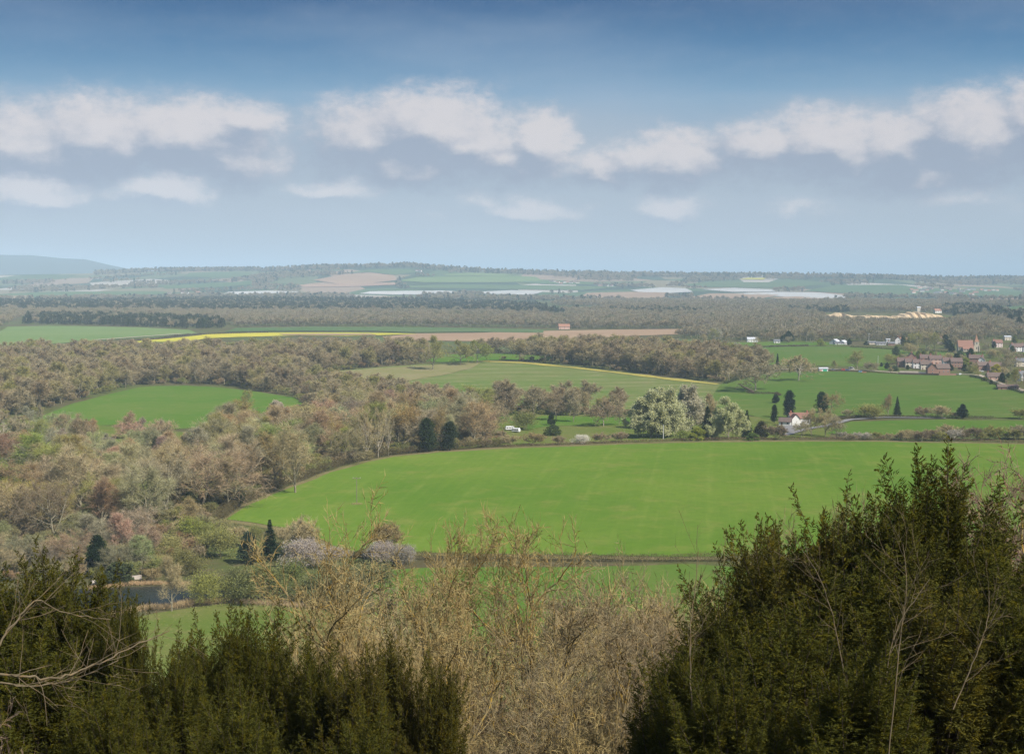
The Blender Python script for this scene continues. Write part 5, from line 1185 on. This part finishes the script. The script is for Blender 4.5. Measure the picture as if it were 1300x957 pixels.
pole(626, 548, 10, .12, WD, 'short post by the green shed', 0)
# green shed and white garden things
house(620, 529.5, 5, 4, 3.2, 1.0, 'grey', 'slate', 0, 'small blue green shed between the purplish trees', 'shed', None, 0, 1, cat='shed')
bpy.data.objects['shed']
for ch in COL.objects:
    if ch.parent and ch.parent.name == 'shed' and ch.name.startswith(('wall', 'roof')): ch.data.materials.clear(); ch.data.materials.append(bmat('shed_green', (.10, .30, .24)))
def caravan(px, py, L, rz, label, col=(.8, .8, .78)):
    X, Y, Z = gpt(px, py); e = link('caravan', None); e.location = (float(X[0]), float(Y[0]), float(Z[0])); e.rotation_euler = (0, 0, R(rz)); tag(e, label, 'caravan')
    bm = bmesh.new(); bmesh.ops.create_cube(bm, size=1)
    for v in bm.verts: v.co = Vector((v.co.x * L * (1 if v.co.z < 0 else .92), v.co.y * 2.3, v.co.z * 2.1 + 1.55))
    bmesh.ops.bevel(bm, geom=bm.edges[:], offset=.3, segments=3, affect='EDGES'); me = bpy.data.meshes.new('body'); bm.to_mesh(me); bm.free(); me.materials.append(bmat('caravan_paint', col, rough=.4)); link('body', me, e)
    for i in range(3): link('window', boxes([(-L * .36 + i * L * .27, -1.19, 1.5, -L * .36 + i * L * .27 + L * .18, -1.152, 2.1)], 'window', bmat('window_glass', (.03, .035, .04))), e)
    for x in (-.5, .5):
        a = Acc(); a.tubes(np.array([[x, -1.2, .35]]), np.array([[x, 1.2, .35]]), np.array([.35]), np.array([.35]), 12); link('wheel', a.mesh('wheel', bmat('rubber', (.03, .03, .03))), e)
caravan(647, 546.5, 5.5, 12, 'white caravan parked behind the field hedge'); caravan(655, 549, 5, -25, 'second white caravan nearer the domed olive bush')
def car(px, py, rz, col, label, van=False):
    X, Y, Z = gpt(px, py); e = link('van' if van else 'car', None); e.location = (float(X[0]), float(Y[0]), float(Z[0]) + .45); e.rotation_euler = (0, 0, R(rz)); tag(e, label, 'van' if van else 'car')
    L, Wd = (5.2, 2.0) if van else (4.3, 1.75)
    prof = [(-L / 2, .3), (L / 2, .3), (L / 2, .75), (L / 2 - .9, .9 if not van else 1.1), (L / 2 - 1.6, 1.42 if not van else 2.2), (-L / 2 + .7 if not van else -L / 2 + .05, 1.42 if not van else 2.25), (-L / 2, .95)]
    n = len(prof); V = [(x, -Wd / 2, z) for x, z in prof] + [(x, Wd / 2, z) for x, z in prof]
    F = [tuple(range(n)), tuple(range(2 * n - 1, n - 1, -1))] + [(i, i + n, (i + 1) % n + n, (i + 1) % n) for i in range(n)]
    link('body', prism(V, F, 'body', bmat('car_' + '_'.join(str(round(c * 100)) for c in col), col, rough=.3, var=.05)), e)
    g = bmat('window_glass', (.03, .035, .04)); t = 1.3 if not van else 1.9
    link('window', boxes([(-L / 2 + 1.0, -Wd / 2 - .02, .92, L / 2 - 1.7, -Wd / 2 - .003, t), (-L / 2 + 1.0, Wd / 2 + .003, .92, L / 2 - 1.7, Wd / 2 + .02, t)], 'window', g), e)
    for x in (-L * .3, L * .3):
        for y in (-Wd / 2, Wd / 2):
            a = Acc(); a.tubes(np.array([[x, y - .11, .32]]), np.array([[x, y + .11, .32]]), np.array([.33]), np.array([.33]), 12); link('wheel', a.mesh('wheel', bmat('rubber', (.03, .03, .03))), e)
car(1076, 471.2, 5, (.05, .08, .22), 'dark blue car parked on the road beside the olive tree'); car(1081, 469.4, 5, (.75, .75, .75), 'white van parked behind the blue car', True); car(1093, 473.2, -5, (.25, .42, .6), 'light blue car on the road right of the olive tree')
car(1071, 470.6, 5, (.5, .1, .08), 'small red car left of the blue one'); car(1097, 474, 0, (.45, .2, .12), 'rusty brown car nearest the field hedge'); car(1219, 476.6, 70, (.75, .75, .76), 'white car at the end of the brick garden wall'); car(1214, 476.8, 60, (.04, .04, .05), 'black car at the end of the brick garden wall')
car(1251, 483, 0, (.75, .75, .75), 'white car left of the brown roofed bungalow'); car(1246, 472.6, 0, (.7, .7, .7), 'white car in front of the wide dark roofed house'); car(1058, 470.6, 5, (.12, .13, .15), 'dark grey car right of the white stall')
k = house(1045, 471.4, 8, 4.5, 2.7, .8, 'white', 'pale', 3, 'white stall with green doors beside the road', 'stall', None, 0, 1, cat='stall')
link('green_door', boxes([(-.6, -2.36, 0, 3.0, -2.3, 2.2)], 'green_door', bmat('green_paint', (.05, .38, .22))), k); link('pink_panel', boxes([(-3.6, -2.36, 0, -1.9, -2.3, 1.7)], 'pink_panel', bmat('pink_paint', (.6, .25, .25))), k)
# fallen trunk under the broad oak
def fallen():
    X, Y, Z = gpt(951, 499); a = Acc(); b = np.array([float(X[0]), float(Y[0]), float(Z[0])])
    P = [b + np.array(v) for v in ((3.5, 0, .5), (1.2, .2, 2.0), (-3.2, 0, 4.2), (-7.2, .4, 6.4))]
    for i, (r0, r1) in enumerate(((1.3, 1.1), (1.0, .75), (.75, .4))): a.tubes(np.array([P[i]]), np.array([P[i + 1]]), np.array([r0]), np.array([r1]), 7)
    tag(link('fallen_trunk', a.mesh('fallen_trunk', M['dark_bark'])), 'dark fallen trunk leaning at the foot of the broad oak', 'trunk')
fallen()
# sand quarry face
def quarry():
    xs = np.linspace(1046, 1208, 130); base = np.interp(xs, [1046, 1070, 1100, 1208], [405.5, 405, 407, 407.5]); X, Y, Z = gpt(xs, base)
    top = np.interp(xs, [1046, 1056, 1070, 1080, 1086, 1100, 1118, 1130, 1140, 1160, 1175, 1190, 1200, 1208], [1, 7, 10, 7, 3, 8, 7, 9, 6, 11, 13, 12, 8, 1]) * (.8 + .5 * vnoise(xs, xs * 0, 3, 4))
    V = []; n = len(xs)
    for k_, (dy, f) in enumerate(((-3, 0), (3, .35), (6, .55), (14, .8), (22, 1), (60, 1.02), (110, 0))):
        jx = (vnoise(X, Y + k_ * 50, 9, 8) - .5) * 9
        for i in range(n): V.append((X[i], Y[i] + dy + jx[i], Z[i] - .5 + top[i] * f * 1.1))
    F = [(k_ * n + i, k_ * n + i + 1, (k_ + 1) * n + i + 1, (k_ + 1) * n + i) for k_ in range(6) for i in range(n - 1)]
    tag(link('quarry_face', prism(V, F, 'quarry_face', G_sand)), kind='structure')
quarry()

# ------------------------------------------------------------------ foreground slope
def fg_tree(seed, H=16.0, nl=15, spread=48, crook=.2, tw=.016, base=.12, twl=.5, n3=6, n4=6, hl=.8):
    rng = np.random.default_rng(seed); tr = Acc(); cr = Acc()
    trunk = grow(np.zeros((1, 3)), nrm(np.array([[rng.normal() * .08, 0, 1.]])), np.array([H * hl]), np.array([H * .011]), np.array([H * .003]), 9, .1, .02, rng); add_branches(tr, trunk, 7)
    P, D, rr, t = spawn(trunk, nl, base, 1.0, R(spread), R(12), rng)
    L = H * .42 * (1.15 - .7 * (t - base) / (1 - base)) * (.75 + .5 * rng.random(len(t)))
    l1 = grow(P, D, L, rr * .6, rr * .15 + .008, 8, crook, .13, rng); add_branches(tr, l1, 5)
    P, D, rr, t = spawn(l1, 9, .12, 1.0, R(48), R(14), rng)
    L2 = np.repeat(L, 9) * .44 * (1.15 - .6 * t) * (.6 + .8 * rng.random(len(t)))
    l2 = grow(P, D, L2, np.maximum(rr * .6, .014), np.full(len(t), .009), 5, crook, .12, rng); add_branches(tr, l2, 4)
    P, D, rr, t = spawn(l2, n3, .1, 1.0, R(48), R(16), rng)
    L3 = np.repeat(L2, n3) * .5 * (.5 + .8 * rng.random(len(t))) + .15
    l3 = grow(P, D, L3, np.full(len(t), .011), np.full(len(t), .006), 3, crook, .12, rng); add_branches(cr, l3, 3)
    P, D, rr, t = spawn(l3, n4, .1, 1.0, R(42), R(18), rng)
    cr.blades(P, D, twl * (.3 + .9 * rng.random(len(t))), np.full(len(t), tw) * (.7 + .8 * rng.random(len(t))), rng)
    return dict(H=H, trunk=tr, crown=cr)
def yew_proto(seed, H=11.0, Rx=4.0, nsp=230, per=62, columns=0):
    rng = np.random.default_rng(seed); tr = Acc(); cr = Acc()
    trunk = grow(np.zeros((1, 3)), np.array([[0, .02, 1.]]), np.array([H * .9]), np.array([.24]), np.array([.04]), 8, .05, .02, rng); add_branches(tr, trunk, 8)
    f = rng.random(nsp) ** .75; a = rng.random(nsp) * 2 * np.pi
    env = Rx * (1 - f ** 1.5) ** .75 * (1 + .18 * np.sin(3 * a + seed) + .1 * np.sin(7 * a)); rad = env * (.35 + .65 * rng.random(nsp) ** .5)
    B = np.stack([np.cos(a) * rad, np.sin(a) * rad, f * H * .86 + .3], -1)
    out = np.stack([np.cos(a), np.sin(a), np.zeros(nsp)], -1)
    ax = nrm(out * (.75 * (1 - f) + .12)[:, None] + np.array([0, 0, 1.0]) + rng.normal(size=(nsp, 3)) * .16)
    Ls = (1.0 + 1.3 * rng.random(nsp)) * (1 + .5 * (f > .8))
    tr.tubes(B * np.array([.15, .15, .8]), B, np.full(nsp, .05), np.full(nsp, .022), 4)
    stem = grow(B, ax, Ls, np.full(nsp, .018), np.full(nsp, .005), 5, .07, .03, rng); add_branches(tr, stem, 4)
    P, D, rr, t = spawn(stem, per, .0, 1.0, R(58), R(12), rng); n = len(P)
    Lp = (.58 * (1 - t) ** .7 + .13) * (.7 + .6 * rng.random(n))
    D[:, 2] += .12; D = nrm(D)
    # each spray: a flat frond of narrow shoots
    side = nrm(np.cross(D, np.array([0, 0, 1.]) + rng.normal(size=(n, 3)) * .35)); K = 6
    for k in range(K):
        tt = (k + .6) / K
        for s in (-1, 1):
            d = nrm(D * .62 + side * s + rng.normal(size=(n, 3)) * .12 - np.array([0, 0, .12]))
            q = P + D * (Lp * tt)[:, None]; q[:, 2] -= Lp * tt * tt * .18
            cr.kites(q, d, Lp * .36 * (1.15 - tt), Lp * .0 + .034, rng)
    cr.kites(P + D * (Lp * .5)[:, None], D, Lp * .55, np.full(n, .034), rng)
    return dict(H=H, trunk=tr, crown=cr)
FG = {}
for i in range(3): FG['gold%d' % i] = both(fg_tree(400 + i, 16, nl=18, base=.1, n3=8, n4=7, tw=.02, twl=.42), 'gold', 'lichen', 'fine_twig')
for i in range(2): FG['wand%d' % i] = both(fg_tree(410 + i, 11, nl=22, spread=24, crook=.07, base=.01, twl=.55, n3=5, n4=4, hl=.5), 'wand', 'lichen', 'fine_twig')
for i in range(3): FG['yew%d' % i] = both(yew_proto(420 + i), 'yew', 'dark_bark', 'yew')
def fg(k, name, px, py, D, color, label, wide=1.0, rz=0.0, cat='tree', group=None, hs=1.0):
    """tree rooted on the near slope at distance D whose top is seen at (px, py)"""
    d = rays(px, py); t = D / d[1]; X = float(d[0] * t); zt = CAM_Z + float(d[2] * t); zg = float(hgt(X, D)) - .1
    p = FG[k]; s = (zt - zg) / p['H']
    e = link(name, None); e.location = (X, D, zg); e.rotation_euler = (0, 0, rz); e.scale = (s * wide, s * wide, s); tag(e, label, cat, group)
    link('trunk', p['trunk'], e); c = link('crown', p['crown'], e); c.color = (*color, 1)
    return e
YW = (.070, .072, .015); YW2 = (.085, .080, .018); GT = (.36, .285, .13); GT2 = (.28, .23, .135); GP = (.30, .245, .145)
for q in [
 ('yew0', 1190, 574, 38, YW, 'tallest yew with spiky leaders at the right', .8, 0.3), ('yew1', 1150, 622, 37, YW, 'yew shoulder just left of the tallest yew', .7, 2.0), ('yew2', 1235, 640, 40, YW, 'yew just right of the tallest yew', .9, 1.0),
 ('yew1', 1058, 628, 39, YW2, 'second highest yew with a pale twiggy top', .75, 4.2), ('yew2', 1010, 672, 38, YW2, 'yew left of the second highest one', .9, 3.1), ('yew0', 960, 668, 41, YW2, 'yew with twiggy tip farthest left of the right clump', .75, 5.0),
 ('yew1', 1100, 690, 33, YW, 'yew filling the dip between the two high yews', 1.0, .7), ('yew2', 912, 745, 34, YW, 'low yew at the left foot of the right clump', .9, 1.9), ('yew0', 868, 815, 32, YW, 'lowest yew at the left end of the right clump', .9, 2.9),
 ('yew1', 1290, 690, 34, YW, 'yew at the right border below the reddish tree', 1.0, 5.5), ('yew2', 1200, 730, 28, YW2, 'near yew below the tallest one', 1.1, 4.4), ('yew0', 1010, 770, 29, YW, 'near yew below the second highest one', 1.1, 1.2), ('yew1', 1320, 740, 28, YW, 'near yew in the lower right corner', 1.0, 3.6),
 ('yew2', 1100, 820, 25, YW, 'nearest yew in the right clump', 1.1, 5.9), ('yew0', 930, 850, 26, YW, 'near yew at the bottom of the right clump', 1.0, .1),
 ('yew0', 60, 700, 33, YW, 'tallest yew of the left clump', .85, 2.2), ('yew1', 112, 716, 32, YW, 'yew right beside the tallest one of the left clump', .7, 1.3), ('yew2', 5, 718, 34, YW, 'yew at the left border', .9, 4.0), ('yew1', 150, 752, 31, YW, 'narrow yew shoot in front of the pond', .35, .9), ('yew0', 170, 760, 30, YW, 'narrow yew shoot right of the pond one', .3, 3.3), ('yew2', 40, 790, 27, YW, 'near yew in the lower left corner', 1.0, 2.7),
 ('yew2', 335, 782, 33, YW, 'yew in front of the riverside meadow', .8, 1.6), ('yew1', 268, 786, 34, YW, 'yew left in front of the riverside meadow', .75, 3.9), ('yew0', 298, 774, 32, YW, 'slim yew between the two meadow ones', .6, 5.2), ('yew0', 400, 808, 32, YW, 'yew at the right end of the riverside meadow', .7, 2.4), ('yew1', 220, 812, 30, YW, 'low yew beside the meadow gap', .7, 4.9),
 ('yew2', 455, 822, 31, YW2, 'yew below the bushes left of the golden tree', .7, .5), ('yew0', 500, 800, 34, YW2, 'spiky yew in front of the golden tree', .5, 3.0), ('yew1', 555, 830, 33, YW2, 'low yew at the foot of the golden tree', .55, 5.7), ('yew1', 300, 885, 25, YW, 'nearest yew at the bottom left', 1.0, 5.0), ('yew2', 460, 900, 25, YW, 'nearest yew at the bottom centre', .9, 1.0), ('yew0', 150, 860, 25, YW, 'nearest yew in the bottom left corner', .8, 2.0),
]: fg(q[0], 'yew', *q[1:6], wide=q[6], rz=q[7], group='yews on the near slope')
for q in [
 ('gold0', 603, 622, 56, GT, 'golden lichened leafless tree highest in the middle', .85, .4), ('gold1', 574, 652, 60, GT, 'lichened leafless tree left of the highest golden one', .6, 2.0), ('gold2', 650, 655, 58, GT, 'lichened leafless tree right of the highest golden one', .8, 3.5),
 ('gold2', 605, 700, 48, GT, 'crooked golden tree low in the middle', .75, 5.0), ('gold1', 690, 738, 52, GT2, 'twiggy tree in front of the bright lower meadow', .8, 1.1), ('gold0', 735, 700, 70, GP, 'slender twiggy tree over the lower hedge', .6, 4.2), ('gold1', 770, 760, 50, GP, 'pale twiggy tree left of the right yews', .8, .2), ('gold0', 640, 800, 42, GT, 'crooked golden tree nearest the bottom', .9, 2.6), ('gold2', 820, 745, 62, GP, 'pale twiggy tree behind the lowest right yew', .7, 1.9),
 ('gold2', 720, 835, 42, GT2, 'low crooked tree between the golden tree and the right yews', .9, 4.1), ('gold0', 870, 690, 60, GP, 'pale tree behind the left foot of the right yews', .7, 3.0), ('gold1', 555, 850, 40, GT, 'golden branches low at the bottom centre', .7, 3.8), ('gold0', 790, 880, 38, GT2, 'twiggy tree at the bottom right of the middle', .9, .9),
 ('gold2', 1275, 575, 48, (.30, .20, .16), 'reddish leafless tree behind the yews at the right', .8, 2.2), ('gold1', 1320, 585, 46, (.28, .19, .15), 'reddish leafless tree at the right border', .9, 4.4), ('gold0', 1238, 640, 50, GP, 'pale thin tree behind the tallest yew', .6, 5.1), ('gold1', 1052, 625, 47, GP, 'pale twiggy tree behind the second highest yew', .5, 1.0), ('gold2', 970, 655, 50, GP, 'pale twiggy tree behind the left twiggy yew', .5, .3),
 ('gold0', 15, 800, 24, (.26, .19, .15), 'reddish twigs before the left yews', .6, 1.5),
]: fg(q[0], 'lichened_tree', *q[1:6], wide=q[6], rz=q[7], group='leafless trees on the near slope')
wr = random.Random(3)
spots = [(478, 722, 120), (492, 734, 105), (468, 748, 110), (500, 745, 90), (485, 772, 85), (520, 720, 110), (560, 742, 84), (502, 790, 70), (530, 790, 66), (640, 760, 82), (790, 722, 118), (835, 715, 115), (860, 742, 95), (815, 770, 85), (760, 790, 74), (700, 790, 78), (745, 830, 62), (810, 830, 62), (850, 790, 76), (670, 850, 56), (600, 850, 56), (900, 715, 100), (875, 770, 74), (500, 850, 54), (470, 840, 60)]
for i, (px, py, D) in enumerate(spots):
    side = 'left of the golden tree' if px < 570 else ('under the golden tree' if px < 700 else 'before the right yews')
    dp = 'farther' if D > 95 else ('nearer' if D < 72 else 'middle')
    tn, cc = wr.choice([('tan', GT), ('greyish', GT2), ('pale', GP), ('rusty', (.29, .20, .12)), ('olive', (.25, .25, .11))])
    fg('wand%d' % (i % 2), 'hazel_bush', px, py + (40 if 500 < px < 700 else 16), D, cc, f'{tn} thicket of upright wands in the {dp} rank {side}', wide=1.05, rz=wr.random() * 6, cat='bush', group='hazel thickets on the slope')
# bare branches reaching in before the yews
def branch(name, pts, r0, r1, label, mat='dry_bark', tw=True, seed=0):
    """pts = (px, py, distance)"""
    P = []
    for px, py, D in pts:
        d = rays(px, py); t = D / d[1]; P.append([d[0] * t, D, CAM_Z + d[2] * t])
    P = np.array(P); n = 6 * (len(P) - 1) + 1; u = np.linspace(0, len(P) - 1, n); Q = np.stack([np.interp(u, range(len(P)), P[:, i]) for i in range(3)], -1)
    for _ in range(3): Q[1:-1] = (Q[:-2] + 2 * Q[1:-1] + Q[2:]) / 4
    rng = np.random.default_rng(seed); Q[1:-1] += rng.normal(size=Q[1:-1].shape) * r0 * .6; r = np.linspace(r0, r1, n)
    a = Acc(); a.tubes(Q[:-1], Q[1:], r[:-1], r[1:], 6)
    if tw:
        br = (Q[None], nrm(Q[1:] - Q[:-1])[None], r[None]); p, d, rr, t = spawn(br, 16, .15, 1, R(40), R(15), rng)
        g = grow(p, d, .5 + .6 * rng.random(16), rr * .4, np.full(16, .003), 4, .12, .06, rng); add_branches(a, g, 4)
        p, d, rr, t = spawn(g, 4, .2, 1, R(40), R(15), rng); a.blades(p, d, .25 + .2 * rng.random(len(p)), np.full(len(p), .006), rng)
    tag(link(name, a.mesh(name, M[mat])), label, 'branch')
branch('bare_branch', [(-30, 880, 20), (0, 815, 20.3), (22, 785, 20.6), (46, 758, 20.8), (80, 778, 21.4), (140, 786, 22)], .018, .007, 'pale arching branch before the left yews', seed=1)
branch('bare_branch', [(-40, 850, 18), (20, 858, 18.6), (70, 862, 19), (110, 850, 19.6), (160, 825, 20.4), (215, 800, 21)], .02, .007, 'long pale branch sweeping across the bottom left', seed=2)
branch('bare_branch', [(-30, 858, 18.5), (30, 872, 19), (90, 866, 19.6), (150, 838, 20.4)], .014, .006, 'second pale branch below the sweeping one', seed=3)
for i, (a, b, c, d, lb) in enumerate([((1128, 960), (1142, 820), (1152, 740), (1146, 690), 'thin bare sapling before the near right yews'), ((1118, 960), (1125, 850), (1140, 790), (1180, 735), 'forked bare sapling left of the thin one'), ((1210, 900), (1240, 830), (1254, 790), (1256, 750), 'curved bare sapling at the lower right'), ((1078, 900), (1060, 790), (1040, 730), (1020, 700), 'bare sapling leaning left among the right yews'), ((878, 900), (876, 800), (882, 750), (886, 700), 'thin upright sapling at the left foot of the right yews')]):
    D = 24 + i * .7
    branch('sapling', [(*a, D), (*b, D + .3), (*c, D + .6), (*d, D + 1)], .013, .005, lb, seed=10 + i)

# labels that would repeat get their place among their likes
from collections import defaultdict
same = defaultdict(list)
for o in COL.objects:
    if o.parent is None and o.get('label') and o.get('kind') is None: same[o['label']].append(o)
ORD = 'first second third fourth fifth sixth seventh eighth ninth tenth'.split()
for lb, os_ in same.items():
    if len(os_) < 2 or len(os_) > 10: continue
    os_.sort(key=lambda o: float(to_px(o.location.x, o.location.y, o.location.z)[0]))
    room = 16 - len(lb.split())
    for i, o in enumerate(os_):
        if room >= 3: o['label'] = f'{lb}, {ORD[i]} from left'
        elif room >= 1 and len(os_) <= 3: o['label'] = ('leftmost ', 'rightmost ')[i] + lb if len(os_) == 2 else ('leftmost ', 'central ', 'rightmost ')[i] + lb
# ------------------------------------------------------------------ haze
def build_haze():
    zlo = -20.0; ztop = 365.0
    lo = hgt(np.random.default_rng(0).uniform(-60000, 60000, 4000), np.random.default_rng(1).uniform(-60000, 60000, 4000)).min()
    bm = bmesh.new(); bmesh.ops.create_cube(bm, size=1.0)
    for v in bm.verts: v.co = Vector((v.co.x * 150000, v.co.y * 150000, zlo if v.co.z < 0 else ztop))
    me = bpy.data.meshes.new('haze'); bm.to_mesh(me); bm.free()
    m, N = new_mat('haze'); v = N.n('ShaderNodeVolumePrincipled'); v.inputs['Color'].default_value = (0.63, 0.82, 0.99, 1)
    v.inputs['Density'].default_value = HAZE; v.inputs['Anisotropy'].default_value = -0.25
    o = N.n('ShaderNodeOutputMaterial'); N.link(v.outputs[0], o.inputs['Volume']); me.materials.append(m)
    tag(link('haze', me), 'pale blue haze over the whole plain', 'haze', kind='stuff')
HAZE = 0.000084
build_haze()
